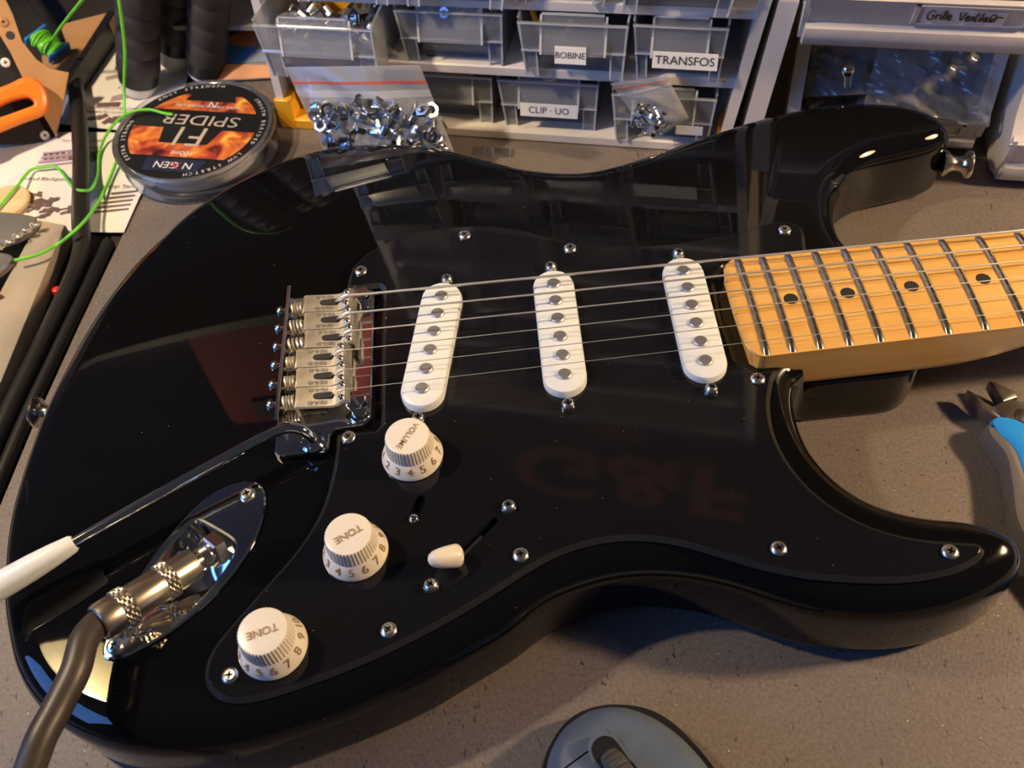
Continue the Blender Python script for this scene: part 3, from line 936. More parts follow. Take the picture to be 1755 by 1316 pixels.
loc_build(slant_bar(S0-1, S0+4, 5, -140, 1, 9, 97), 'side_panel', cab_m, cabinet, fixn=True)
loc_build(slant_bar(-78, -78, 6, -140, 1, 91, HT), 'side_panel', cab_m, cabinet, fixn=True)
loc_build(slant_bar(160, 172.6, 5.8, -140, 1.5, 0, 96.5), 'side_panel', cab_m, cabinet, fixn=True)
loc_build(slant_bar(172.8, 172.8, 5.8, -140, 1.5, 96.5, HT), 'side_panel', cab_m, cabinet, fixn=True)
ur = loc_build(slant_bar(172.0, 181.8, 9.6, -60, 1.5, 0, 97), 'upright', cab_m, None, fixn=True)
tag(ur, 'slanted grey upright standing between the drawer cabinet and the bins', 'upright')
mb = MB(); lbox(mb, -107.5, -97, -20, 3.2, 0, 21, bev=.8); lbox(mb, -98, -85, -10, 3.2, 0, 7.2, bev=.8); loc_build(mb, 'corner_foot', yellow_m, cabinet)
mb = MB(); lbox(mb, 160, 168.5, -20, 3.2, 0, 16, bev=.8); loc_build(mb, 'corner_foot', yellow_m, cabinet)

def drawer(s0, s1, d, h0, H=37.0):
    mb_ = MB(); w = s1-s0; t = 1.1; tp = 2.6
    # side walls, bottom, back as thin tapered slabs
    def slab(a, b_, c, e):
        vs_ = [Vector(x) for x in (a, b_, c, e)]
        nn = (vs_[1]-vs_[0]).cross(vs_[3]-vs_[0]).normalized()*t
        mb_.add([*vs_, *[v+nn for v in vs_]], [(3, 2, 1, 0), (4, 5, 6, 7), (0, 1, 5, 4), (1, 2, 6, 5), (2, 3, 7, 6), (3, 0, 4, 7)])
    D = -118
    slab((s0+tp, -d, h0), (s0+tp, -d-D, h0), (s0, -d-D, h0+H*.92), (s0, -d, h0+H*.92))
    slab((s1-tp, -d-D, h0), (s1-tp, -d, h0), (s1, -d, h0+H*.92), (s1, -d-D, h0+H*.92))
    slab((s0+tp, -d+6, h0), (s1-tp, -d+6, h0), (s1-tp, -d-D, h0), (s0+tp, -d-D, h0))
    # front: legs, upper band, set-back lower window, label pocket
    lw = w*.17
    hb = h0+H*.42
    def quadbox(s_a0, s_a1, ha, s_b0, s_b1, hb_, d0, d1, d0t=None, d1t=None):
        d0t = d0 if d0t is None else d0t; d1t = d1 if d1t is None else d1t
        mb_.add([(s_a0, -d0, ha), (s_a1, -d0, ha), (s_a1, -d1, ha), (s_a0, -d1, ha), (s_b0, -d0t, hb_), (s_b1, -d0t, hb_), (s_b1, -d1t, hb_), (s_b0, -d1t, hb_)],
                [(3, 2, 1, 0), (4, 5, 6, 7), (0, 1, 5, 4), (1, 2, 6, 5), (2, 3, 7, 6), (3, 0, 4, 7)])
    for (a0, a1, b0, b1) in ((s0+tp, s0+lw, s0+1.5, s0+lw-.5), (s1-lw, s1-tp, s1-lw+.5, s1-1.5)):
        quadbox(a0, a1, h0-1, b0, b1, hb, d-1.2, d)
    quadbox(s0+1.5, s1-1.5, hb, s0, s1, h0+H*.84, d, d+1.1, d+.6, d+1.7)
    quadbox(s0+lw, s1-lw, h0, s0+lw, s1-lw, hb, d-9, d-8)
    quadbox(s0+lw, s1-lw, hb-.6, s0+lw, s1-lw, hb+.6, d-9, d)
    quadbox(s0+w*.2, s1-w*.2, hb-.8, s0+w*.22, s1-w*.22, h0+H*.97, d+2.8, d+3.7, d-2.2, d-1.3)
    for sx in (s0+w*.2, s1-w*.2-1):
        quadbox(sx, sx+1, hb-.8, sx, sx+1, h0+H*.9, d, d+3.2, d, d+.2)
    # ledge line across the front
    quadbox(s0+1.2, s1-1.2, hb-.7, s0+1.2, s1-1.2, hb+.7, d+.2, d+1.6)
    # moulded edges in paler film, light piped along them painted in
    mb_.cur = 1
    e = .9
    quadbox(s0+.2, s1-.2, h0+H*.84, s0, s1, h0+H*.84+e, d+.4, d+1.9)
    quadbox(s0+1.2, s1-1.2, hb-.5, s0+1.2, s1-1.2, hb+.5, d+.1, d+1.8)
    quadbox(s0+w*.215, s1-w*.215, h0+H*.95, s0+w*.22, s1-w*.22, h0+H*.975, d-2.2, d-1.0)
    for sx in (s0+w*.2-.3, s1-w*.2-.9):
        quadbox(sx, sx+1.2, hb-.8, sx+w*.01, sx+1.2+w*.01, h0+H*.95, d+2.9, d+4.0, d-1.8, d-.8)
    for (a0, b0) in ((s0+tp, s0+.4), (s1-tp-1, s1-1.4)):
        quadbox(a0, a0+1, h0-1, b0, b0+1, h0+H*.84, d-1, d+.4, d, d+1.6)
    for (a0, b0) in ((s0+lw-1, s0+lw-1.3), (s1-lw, s1-lw+.3)):
        quadbox(a0, a0+.9, h0-1, b0, b0+.9, hb, d-1, d+.3)
    for sx in (s0-.1, s1-.9):
        quadbox(sx, sx+1, h0+H*.9, sx, sx+1, h0+H*.93, d-100, d)
    mb_.cur = 0
    return loc_build(mb_, 'drawer', [drawer_m, piped_light_m], cabinet, smooth=False)
def hrow(r): return 6.7 if r == 0 else 50.7+(r-1)*PITCH
DR = {}
spec = {(0, 0): (-97, -38, -8), (0, 1): (-32, 30, -7), (0, 2): (33, 92, -6), (0, 3): (100, 158, 1),
        (1, 0): (-95, -26, 19), (1, 1): (-20, 41, -1), (1, 2): (50, 109, 5), (1, 3): (111, 160, 3),
        (2, 2): (46, 98, 2), (2, 3): (103, 161, 7)}
jit = random.Random(3)
for r in range(ROWS-1):
    for c_ in range(4):
        if (r, c_) in spec: a = spec[(r, c_)]
        else: a = (-72+c_*62+jit.uniform(-1, 1), -72+c_*62+56, jit.choice([-8, -6, -3, 2, 9, -7]))
        DR[(r, c_)] = drawer(a[0], a[1], a[2], hrow(r))
        spec[(r, c_)] = a

def drawer_label(key, txt, s0, s1, h0, h1, size, dd=0.0, fold=False, m_ink=None, tilt=0.0):
    s_a, s_b, d = spec[key]
    hb = hrow(key[0])+37*.42
    def dz(h):   # pocket slope
        return d+3.9-(h-hb)*(5.0/(37*.55))+dd
    mb_ = MB()
    mb_.add([(s0, -dz(h0), h0), (s1, -dz(h0), h0), (s1, -dz(h1), h1), (s0, -dz(h1), h1), (s0, -dz(h0)+.25, h0), (s1, -dz(h0)+.25, h0), (s1, -dz(h1)+.25, h1), (s0, -dz(h1)+.25, h1)],
            [(0, 1, 2, 3), (7, 6, 5, 4), (0, 4, 5, 1), (1, 5, 6, 2), (2, 6, 7, 3), (3, 7, 4, 0)])
    lb = loc_build(mb_, 'label_card', paper_m, DR[key], smooth=False)
    if txt:
        sl = math.atan2(h1-h0, (dz(h0)-dz(h1)))
        M = Matrix.Translation(Vector(((s0+s1)/2, -dz((h0+h1)/2)-.18, (h0+h1)/2))) @ Matrix.Rotation(sl, 4, 'X') @ Matrix.Rotation(tilt, 4, 'Z')
        tm = text_mb(txt, size, M)
        tm.v = [(p[0]+.14*max(0.0, p[2]-94), p[1], p[2]) for p in tm.v]
        o = MB(); o.merge(tm, CM); o.build('label_writing', m_ink or ink_m, DR[key], smooth=False)
drawer_label((1, 2), 'BOBINE', 70, 87, 61.5, 70.5, 4.8, dd=.4)
drawer_label((1, 3), 'TRANSFOS', 122, 156, 60.5, 69, 6.4, m_ink=dark_ink)
drawer_label((0, 2), 'CLIP · UO', 46, 80, 17.6, 25.2, 5.6)
drawer_label((0, 3), '', 137, 152, 17, 22, 3)
drawer_label((2, 2), '', 58, 92, 107, 118, 3)
drawer_label((2, 3), '', 112, 150, 104, 116, 3)
drawer_label((2, 1), 'REL KEC', -4, 36, 112, 121, 6.4)
# slots cut in the shelf tops, seen as dark strokes
for (s0, s1, d, h) in ((66, 82, -8, 50.6), (-8, -3, -7, 50.6), (12, 27, -9, 50.6), (122, 142, -7, 50.6)):
    mb = MB(); mb.prism(stadium(s1-s0, 1.6, 5, (s0+s1)/2, -d), h-.2, h+.06); loc_build(mb, 'shelf_slot', dark_ink, cabinet)

CAB_LEAN = False
# ---- nuts and washers
def nut_mb(R_, r_, h_):
    mb_ = MB(); n_ = 12; vs_ = []
    for z, ro, ri in ((0, .94, 1.0), (h_*.15, 1, 1), (h_*.85, 1, 1), (h_, .94, 1.0)):
        for i in range(n_):
            a = 2*math.pi*i/n_
            k = 1.0 if i % 2 == 0 else .893
            vs_.append((R_*ro*k*math.cos(a), R_*ro*k*math.sin(a), z-h_/2))
    for z in (0, h_):
        for i in range(n_):
            a = 2*math.pi*i/n_; vs_.append((r_*math.cos(a), r_*math.sin(a), z-h_/2))
    fs = []
    for k in range(3):
        for i in range(n_):
            j = (i+1) % n_; fs.append((k*n_+i, k*n_+j, (k+1)*n_+j, (k+1)*n_+i))
    for i in range(n_):
        j = (i+1) % n_
        fs.append((3*n_+i, 3*n_+j, 5*n_+j, 5*n_+i)); fs.append((j, i, 4*n_+i, 4*n_+j)); fs.append((4*n_+i, 5*n_+i, 5*n_+j, 4*n_+j))
    mb_.add(vs_, fs)
    return mb_
def ring_mb(R_, r_, h_, n_=16):
    mb_ = MB(); mb_.lathe([(r_, -h_/2), (R_, -h_/2), (R_, h_/2), (r_, h_/2), (r_, -h_/2)], n_, cap0=False, cap1=False)
    return mb_
def scatter(name, proto_mb, m_, spots, label, cat, group, rng):
    """individual copies that share one mesh"""
    me = None
    for p in spots:
        if me is None:
            ob = proto_mb.build(name, m_, None, angle=30)
            me = ob.data
            # recentre mesh on its middle
            zs = [v.co.z for v in me.vertices]; mid = (min(zs)+max(zs))/2
            for v in me.vertices: v.co.z -= mid
        else:
            ob = bpy.data.objects.new(name, me); C.objects.link(ob)
        ob.location = Vector(p)*S
        ob.rotation_euler = (rng.uniform(-1.2, 1.2), rng.uniform(-1.2, 1.2), rng.uniform(0, 6.28))
        tag(ob, label, cat, group)
def pick_spots(gen, n_, mind, rng, tries=6000):
    out = []
    for _ in range(tries):
        p = gen(rng)
        if all((p-q_).length > mind for q_ in out):
            out.append(p)
            if len(out) >= n_: break
    return out
rng = random.Random(11)
sp = pick_spots(lambda g: W(g.uniform(-86, -35), g.uniform(-32, 7), 57+g.random()*g.random()*22), 52, 7.2, rng)
scatter('hex_nut', nut_mb(5.6, 3.0, 4.4), zinc, sp, 'shiny hex nut heaped in the pulled-out drawer above the yellow foot', 'nut', 'hex nuts in the pulled-out drawer', rng)
sp = pick_spots(lambda g: W(g.uniform(-14, 35), g.uniform(-38, -13), 53.5+g.random()*20), 90, 4.2, rng)
scatter('washer', ring_mb(3.1, 1.5, .8), zinc, sp, 'tiny washer in the clear drawer beside the pulled-out one', 'washer', 'washers in a drawer', rng)
mb = MB(); lbox(mb, -84, -34, -42, -38, 54, 86, bev=.5); tag(loc_build(mb, 'yellow_card', yellow_m, None), 'yellow card standing behind the nuts in the pulled-out drawer', 'card')
# contents of other drawers
mb = MB(); mb.tube([W(*p) for p in spline([(54, -10, 84), (57, -9, 74), (60, -12, 64), (66, -14, 60), (73, -12, 66), (76, -14, 73)], 6, False)], 1.6, 8)
tag(mb.build('yellow_wire', yellow_m), 'yellow loop of wire in the drawer with the small white label', 'wire')
for i, (s_, d_, h_, r_) in enumerate(((40, -16, 29, .2), (44, -15, 25, .9))):
    mb = MB(); mb.lathe([(1.8, -4), (1.8, 2), (2.6, 2), (2.6, 5)], 10, W(s_, d_, h_), Matrix.Rotation(1.4+r_, 4, 'Y')); tag(mb.build('brass_fitting', nickel), ('upper' if i == 0 else 'lower')+' of two small metal fittings in the lower middle drawer', 'fitting')
mb = MB(); mb.lathe([(2.2, -6), (2.6, -3), (2.6, 3), (1.8, 3), (1.8, 6)], 12, W(63, -18, 33), Matrix.Rotation(1.1, 4, 'Y') @ Matrix.Rotation(.4, 4, 'X')); tag(mb.build('brass_pin', brass_m), 'gold coloured pin standing out in the lower middle drawer', 'pin')
ylw = mat('pale_yellow', (.75, .65, .2), .5)
for i, (s_, d_, h_) in enumerate(((105, -6, 22), (108, -7, 17), (104, -7, 13))):
    mb = MB(); mb.box(W(s_, d_, h_), (4, 4, 3), i, bev=.6); tag(mb.build('yellow_block', ylw), ('top', 'middle', 'bottom')[i]+' small yellow block in the lower right drawer', 'block', 'yellow blocks in a drawer')

# ---- resealable bag of nuts leaning on the cabinet
def bag(P00, P10, P11, P01, bulge, name, label, nu=26, nv=22, seed=1, zips=((.8, .86),), wr=1.6, m_=bag_m, red=True):
    g = random.Random(seed)
    ph = [(g.uniform(2, 9), g.uniform(2, 9), g.uniform(0, 6), g.uniform(.3, 1)) for _ in range(6)]
    P00, P10, P11, P01 = [Vector(p) for p in (P00, P10, P11, P01)]
    nn = (P10-P00).cross(P01-P00).normalized()
    if nn.y > 0: nn = -nn
    def surf(u, v, sgn):
        p = P00.lerp(P10, u).lerp(P01.lerp(P11, u), v)
        e = (4*u*(1-u))**.5*(min(1, v*6)*min(1, max(0, (1-v))*3.0))**.7
        w = sum(a*math.sin(fx_*u*3+fy*v*3+p_) for fx_, fy, p_, a in ph)*wr*.35
        bl = bulge*e*(1.15-v*.75)
        return p+nn*(sgn*bl+w*e*.8+.25*sgn)
    root = thing(name, (P00+P10)/2, label, 'bag')
    for sgn in (1, -1):
        mb_ = MB(); mb_.grid(lambda u, v: surf(u, v, sgn), nu, nv)
        mb_.build('film', m_, root, angle=180)
    for (v0, v1) in zips:
        mb_ = MB(); mb_.grid(lambda u, v: surf(u, v0+(v1-v0)*v, 1)+nn*.5, nu, 2); mb_.build('zip_strip', zipw_m, root, angle=180)
    if red:
        v1 = zips[-1][1]
        mb_ = MB(); mb_.grid(lambda u, v: surf(u, v1+.055+.022*v, 1)+nn*.4, nu, 2); mb_.build('red_line', redline_m, root, angle=180)
    return root
zipw_m = film_material('zip_ridge', .45, (.88, .9, .95), .2)
redline_m = film_material('red_zip_line', .75, (.75, .12, .07), .3, .1)
bag(W(-58, 44, 2), W(20, 40, 2), W(-2, 22, 64), W(-82, 22, 58), 9, 'resealable_bag', 'clear resealable bag of nuts with red zip line leaning on the cabinet', seed=4, zips=((.74, .80),), wr=2.6)
rng = random.Random(5)
def bagspot(g):
    u = g.uniform(.06, .95); v = g.uniform(.0, .66)*(1-.2*abs(u-.5))
    p = W(-58, 44, 2).lerp(W(20, 40, 2), u).lerp(W(-82, 22, 58).lerp(W(-2, 22, 64), u), v)
    return p+Vector((0, -1, .55)).normalized()*g.uniform(-4.5, 6.5)+Vector((0, 0, 3.5))
sp = pick_spots(bagspot, 190, 4.5, rng, 14000)
scatter('bagged_nut', nut_mb(4.6, 2.5, 3.6), zinc, sp, 'bright hex nut inside the clear resealable bag leaning on the cabinet', 'nut', 'hex nuts in the resealable bag', rng)
# small bag hanging on the lower right drawer
bag(W(125, 12, 17), W(144, 12, 33), W(130, 9, 57), W(100, 9, 50), 4.5, 'small_bag', 'small clear bag with red zip line hung on the lower right drawer', seed=9, zips=((.80, .84),), wr=2.0)
sp = pick_spots(lambda g: W(123+g.gauss(0, 4.0), 13.5+g.uniform(-2, 2), 31+g.gauss(0, 4.5)), 24, 3.0, random.Random(2))
mb = MB(); mb.lathe([(1.0, -3.5), (1.0, 2), (1.9, 2), (1.7, 3.3), (.6, 3.6)], 10)
scatter('small_screw', mb, zinc, sp, 'small bright screw inside the little bag on the lower right drawer', 'screw', 'screws in the little bag', random.Random(3))
# strip of clear tape on the bench in front of the cabinet
mb = MB(); a = W(20, 9, 0)
mb.grid(lambda u, v: W(18+26*u, 8.5+8*v, .3+.5*math.sin(5*u)**2), 10, 3)
tag(mb.build('tape_strip', film_material('tape', .35, (.8, .78, .66), .15)), 'strip of clear tape lying in front of the cabinet', 'tape')

# ---- things above and beside the cabinet, outside the picture but mirrored in the guitar
dark_card = mat('dark_card', (0.02, 0.02, 0.024), 0.6)
orange_print = mat('orange_brown_print', (0.62, 0.22, 0.10), 0.6)
mb = MB(); lbox(mb, -70, 262, -150, -2, HT+.1, HT+158, bev=1.0)
bx = loc_build(mb, 'lettered_carton', dark_card, None); tag(bx, 'dark carton with orange lettering on top of the drawer cabinet', 'box')
for txt, size, s_, h_ in (('G&F', 118, 118, HT+88), ('NEMI', 22, 108, HT+16)):
    M = Matrix.Translation(Vector((s_, 1.7, h_))) @ Matrix.Rotation(math.pi/2, 4, 'X')
    tm = text_mb(txt, size, M, bold=size*.02); o = MB(); o.merge(tm, CM); o.build('lettering', orange_print, bx, smooth=False)
shelf_wood = mat('shelf_wood', (.05, .03, .02), .6); noise_col(shelf_wood, (.018, .012, .009), (.03, .019, .012), 12, stretch=(1, 8, 8))
mb = MB(); mb.box((-214, 365, 292), (430, 190, 14), bev=1); tag(mb.build('trim_1', shelf_wood), kind='structure')
red_m = mat('red_plastic', (.13, .002, .003), .8)
rc = thing('tool_case', (-112, 345, 299), 'red plastic tool case on the wall shelf', 'case')
mb = MB(); mb.box((-112, 350, 386), (206, 120, 172), bev=8); mb.build('case_body', red_m, rc)
mb = MB(); mb.tube(spline([(-163, 350, 470), (-158, 350, 490), (-112, 350, 498), (-66, 350, 490), (-61, 350, 470)], 6, False), 7, 10); mb.build('case_handle', black_pl, rc)
for x in (-170, -54):
    mb = MB(); mb.box((x, 289, 440), (24, 5, 30), bev=1.5); mb.build('case_latch', black_pl, rc)
# ================================================================== stacking bins on the right
bin_m = mat('bin_grey', (0.50, 0.485, 0.46), 0.42); noise_col(bin_m, (.60, .58, .55), (.66, .64, .61), 40)
def stack_bin(s0, s1, d, h, label, fh=33.0, group='grey stacking bins'):
    """open-fronted bin: d is the front foot, h the base height"""
    root = thing('stacking_bin', W((s0+s1)/2, d-60, h), label, 'bin', group)
    # front-to-back outline of a cheek (d offset, height)
    side = [(-130, 1.5), (-4, 1.5), (2, 5), (6, 13), (10, fh*.6), (12.6, fh*.95), (12.6, fh+1), (8, fh+4), (4, 44), (1, 56), (-1, 68), (-6, 73), (-130, 73)]
    for s_, t in ((s0, 3.2), (s1-3.2, 3.2)):
        mb_ = MB(); k = len(side); vs_ = []
        for x in (s_, s_+t): vs_ += [(x, -(d+p[0]), h+p[1]) for p in side]
        fs = [(i, (i+1) % k, k+(i+1) % k, k+i) for i in range(k)]
        # fan into quads/tris: cap polygons are fine as n-gons
        fs += [tuple(range(k-1, -1, -1)), tuple(range(k, 2*k))]
        mb_.add(vs_, fs); loc_build(mb_, 'side_wall', bin_m, root, fixn=True, angle=30)
        # thick rim along the cheek front
        mb_ = MB(); x0 = s_-1.2 if s_ == s0 else s_-2.6
        rim = [(13, fh-1), (8.6, fh+4.2), (4.6, 44), (1.6, 56), (-.4, 68), (-6, 72.6)]
        pr = []
        for i, p in enumerate(rim):
            pr.append((x0, -(d+p[0]), h+p[1])); pr.append((x0+7, -(d+p[0]), h+p[1])); pr.append((x0+7, -(d+p[0]-3), h+p[1]-3)); pr.append((x0, -(d+p[0]-3), h+p[1]-3))
        fs = []
        for i in range(len(rim)-1):
            for a in range(4): fs.append((i*4+a, i*4+(a+1) % 4, i*4+4+(a+1) % 4, i*4+4+a))
        fs += [(3, 2, 1, 0), tuple(4*(len(rim)-1)+a for a in range(4))]
        mb_.add(pr, fs); loc_build(mb_, 'cheek_rim', bin_m, root, fixn=True, angle=40)
    # rounded foot, then the upright front with its label panel
    prof = [(-10, .4), (-2, .6), (4, 2.2), (8.5, 6), (10.5, fh*.32), (10.5, fh*.46), (8.2, fh*.54), (9.2, fh*.58), (13.0, fh*.95), (14.2, fh), (12.8, fh+1.4), (10.6, fh+.6), (6.0, fh*.55), (4, fh*.35), (-2, 3.5), (-10, 2.5)]
    k = len(prof); mb_ = MB(); vs_ = []
    for x in (s0+2, s1-2): vs_ += [(x, -(d+p[0]), h+p[1]) for p in prof]
    fs = [(i, (i+1) % k, k+(i+1) % k, k+i) for i in range(k)]+[tuple(range(k)), tuple(range(2*k-1, k-1, -1))]
    mb_.add(vs_, fs); loc_build(mb_, 'front_wall', bin_m, root, fixn=True, angle=30)
    mb_ = MB(); lbox(mb_, s0+2, s1-2, d-130, d-4, h+.6, h+2.6); loc_build(mb_, 'bin_floor', bin_m, root)
    mb_ = MB(); lbox(mb_, s0+2, s1-2, d-132, d-129, h+.6, h+73); loc_build(mb_, 'back_wall', bin_m, root)
    # raised label frame on the front
    mb_ = MB(); a0, a1 = s0+50, s1-10
    def fp(s_, t, o): return (s_, -(d+9.2+(13.0-9.2)*t+o), h+fh*(.58+.37*t))
    for (u0, u1, t0, t1) in ((a0, a1, .02, .12), (a0, a1, .9, 1.0), (a0, a0+2.2, .02, 1), (a1-2.2, a1, .02, 1)):
        vs_ = [fp(u0, t0, 0), fp(u1, t0, 0), fp(u1, t1, 0), fp(u0, t1, 0), fp(u0, t0, 1.1), fp(u1, t0, 1.1), fp(u1, t1, 1.1), fp(u0, t1, 1.1)]
        mb_.add(vs_, [(0, 1, 2, 3), (4, 5, 6, 7), (0, 1, 5, 4), (1, 2, 6, 5), (2, 3, 7, 6), (3, 0, 4, 7)])
    loc_build(mb_, 'label_frame', bin_m, root, smooth=False, fixn=True)
    return root, fp
b1, _ = stack_bin(198, 301, -20, 0, 'grey stacking bin holding clear bags, right behind the upper horn', 26.0)
b2, fp2 = stack_bin(194, 306, 0, 73.5, 'upper grey stacking bin with a handwritten paper label')
b3, _ = stack_bin(309, 412, 4, 0, 'grey stacking bin at the right edge of the picture')
# handwritten paper label on the upper bin
mb = MB()
vs_ = [fp2(248, .14, .5), fp2(285, .10, .5), fp2(285.5, .78, .5), fp2(248.6, .9, .5)]
mb.add(vs_+[tuple(Vector(v)-Vector((0, -.3, 0))) for v in vs_], [(0, 1, 2, 3), (7, 6, 5, 4), (0, 4, 5, 1), (1, 5, 6, 2), (2, 6, 7, 3), (3, 7, 4, 0)])
loc_build(mb, 'paper_label', paper_m, b2, smooth=False, fixn=True)
# pen strokes: each letter a polyline in (x, y) with x advancing in units of the letter height
strokes = [
    [(.75, .85), (.55, 1.0), (.2, .85), (.05, .45), (.2, .08), (.5, .05), (.68, .3), (.66, .5), (.4, .48)],            # G
    [(.95, .6), (.95, .1)], [(.95, .45), (1.1, .6), (1.25, .58)],                                                     # r
    [(1.42, .55), (1.42, .1)], [(1.42, .8), (1.44, .84)],                                                             # i
    [(1.68, 1.05), (1.64, .1)], [(1.92, 1.05), (1.88, .1)],                                                           # ll
    [(2.1, .35), (2.42, .42), (2.36, .6), (2.15, .55), (2.1, .25), (2.28, .08), (2.5, .18)],                           # e
    [(3.2, .95), (3.42, .1), (3.75, .95)],                                                                            # V
    [(3.9, .35), (4.18, .42), (4.12, .6), (3.95, .52), (3.92, .2), (4.1, .08), (4.3, .2)],                             # e
    [(4.42, .55), (4.42, .1)], [(4.42, .4), (4.56, .58), (4.7, .5), (4.7, .1)],                                        # n
    [(4.95, 1.0), (4.92, .15), (5.08, .08)], [(4.82, .7), (5.12, .72)],                                               # t
    [(5.28, .55), (5.28, .1)], [(5.28, .8), (5.3, .84)],                                                              # i
    [(5.5, 1.0), (5.47, .1)],                                                                                         # l
    [(5.98, .55), (5.75, .5), (5.7, .2), (5.85, .08), (5.98, .3), (5.98, .55), (6.04, .08)],                           # a
    [(6.75, .75), (6.5, .9), (6.25, .6), (6.35, .2), (6.65, .15), (6.85, .5), (6.75, .75)], [(6.2, .1), (6.95, .62), (7.5, .6)],  # slashed o
]
U0 = Vector(fp2(250, .30, 1.0)); U1 = Vector(fp2(284, .25, 1.0)); V0 = Vector(fp2(250, .78, 1.0))-U0
for st in strokes:
    pts = [U0+(U1-U0)*(p[0]/7.6)+V0*p[1] for p in st]
    mb = MB(); mb.tube([p for p in spline(pts, 4, False)] if len(pts) > 2 else pts, .30, 6)
    loc_build(mb, 'pen_stroke', dark_ink, b2)
# clear bags and a chrome ball bolt in the lower bin
def crumple(name, corners, amp, label, seed, m_=None):
    g = random.Random(seed)
    c_ = [Vector(W(*p)) for p in corners]
    ph = [(g.uniform(3, 16), g.uniform(3, 16), g.uniform(0, 6.3), 1/(1+i*.35)) for i in range(9)]
    nn = (c_[1]-c_[0]).cross(c_[3]-c_[0]).normalized()
    mb_ = MB()
    def fn(u, v):
        p = c_[0].lerp(c_[1], u).lerp(c_[3].lerp(c_[2], u), v)
        w = sum(a*abs(math.sin(fx_*u+fy*v+p_)) for fx_, fy, p_, a in ph)/3
        return p+nn*w*amp
    mb_.grid(fn, 46, 34)
    return tag(mb_.build(name, m_ or bag_m, angle=40), label, 'bag')
film2 = film_material('crinkled_film', .26, (.86, .88, .93), .12, .9)
crumple('plastic_bag', [(206, -22, 26), (262, -18, 36), (284, -48, 64), (208, -50, 64)], 6, 'crumpled clear bag at the back of the bin behind the upper horn', 3, film2)
crumple('plastic_bag', [(236, -12, 29), (297, -5, 27), (296, -30, 62), (240, -36, 60)], 7, 'shiny crumpled clear bag spilling over the bin front', 8, film2)
grey_part = mat('dull_grey_part', (.25, .24, .23), .5)
rng = random.Random(21)
sp = pick_spots(lambda g: W(g.uniform(212, 290), g.uniform(-70, -32), g.uniform(7, 26)), 16, 14, rng)
mb = MB(); mb.lathe([(5, -6), (5, 4), (7, 4), (7, 7)], 14)
scatter('grey_fitting', mb, grey_part, sp, 'dull grey fitting lying under the bags in the bin', 'fitting', 'fittings in the bin', rng)
mb = MB(); c_ = Vector(W(224, -12, 52))
mb.lathe([(.2, -4.2), (2.2, -3.7), (3.6, -2.2), (4.2, 0), (3.6, 2.2), (2.4, 3.6), (2.2, 9)], 18, c_, Matrix.Rotation(2.6, 4, 'X'))
tag(mb.build('ball_stud', chrome), 'round chrome ball stud among the clear bags', 'ball stud')
sp = pick_spots(lambda g: W(g.uniform(250, 300), g.uniform(-20, -3), 108.2+g.uniform(0, 3)), 26, 4.4, random.Random(4))
scatter('metal_clip', ring_mb(4.6, 2.6, 1.2), zinc, sp, 'metal ring lying in the upper labelled bin', 'ring', 'rings in the labelled bin', random.Random(6))
mb = MB(); lbox(mb, 199, 300, -108, -10, 77, 106); tag(loc_build(mb, 'grille_block', grey_part, None, smooth=False), 'dull grey grille block filling the upper labelled bin', 'block')
# ================================================================== left-hand clutter
# ---- fishing-line spool in a clear case
spx, spy = -101.5, 215.5
spool = thing('line_spool', (spx, spy, 0), 'round clear spool of fishing line with a fiery orange and black label', 'spool')
clear_m = film_material('clear_case', .14, (.86, .87, .9), .06, .8)
SPT = Matrix.Translation(Vector((spx, spy, 0))) @ Matrix.Rotation(math.radians(-15), 4, 'Z')
mb = MB(); mb.lathe([(46, .4), (47.6, 1.5), (47.8, 5), (44.5, 6), (44.2, 13), (47.8, 14), (49, 15.2), (49, 18.2), (48, 19.2), (46.2, 19.0), (45.4, 18.2)], 72, M=SPT, cap0=True, cap1=False)
mb.build('clear_case', clear_m, spool, angle=40)
line_m = mat('wound_line', (.55, .56, .6), .3); noise_col(line_m, (.45, .46, .5), (.66, .67, .7), 60, stretch=(1, 1, 40))
mb = MB(); mb.lathe([(28, 2), (38, 2), (38.6, 7), (38, 15), (28, 15)], 48, M=SPT); mb.build('wound_line', line_m, spool)
lab_m = mat('fire_label', (.02, .02, .022), .35)
N, L_, b = nodes(lab_m)
tc = N.new('ShaderNodeTexCoord'); sx = N.new('ShaderNodeSeparateXYZ'); L_.new(tc.outputs['Object'], sx.inputs[0])
nz = N.new('ShaderNodeTexNoise'); nz.inputs['Scale'].default_value = 70; nz.inputs['Detail'].default_value = 6; nz.inputs['Distortion'].default_value = 1.0
L_.new(tc.outputs['Object'], nz.inputs['Vector'])
cr = N.new('ShaderNodeValToRGB'); e = cr.color_ramp.elements
e[0].position = .34; e[0].color = (.05, .01, .015, 1); e[1].position = .72; e[1].color = (.80, .50, .08, 1)
x_ = e.new(.45); x_.color = (.35, .05, .03, 1); x_ = e.new(.58); x_.color = (.62, .17, .04, 1)
L_.new(nz.outputs['Fac'], cr.inputs['Fac']); L_.new(cr.outputs['Color'], b.inputs['Base Color'])
blk_m = mat('label_black', (.012, .012, .014), .35)
silver_ink = mat('silver_ink', (.45, .40, .33), .4)
white_ink = mat('white_ink', (.75, .74, .72), .5)
red_ink = mat('red_ink', (.5, .03, .03), .5)
def lab(poly, z, m_, nm):
    mb_ = MB(); mb_.prism(ccw(poly), z, z+.08, M=SPT); return mb_.build(nm, m_, spool, smooth=False)
circ = lambda r, n=64: [(r*math.cos(2*math.pi*i/n), r*math.sin(2*math.pi*i/n)) for i in range(n)]
lab(circ(45.6), 18.0, blk_m, 'label_disc')
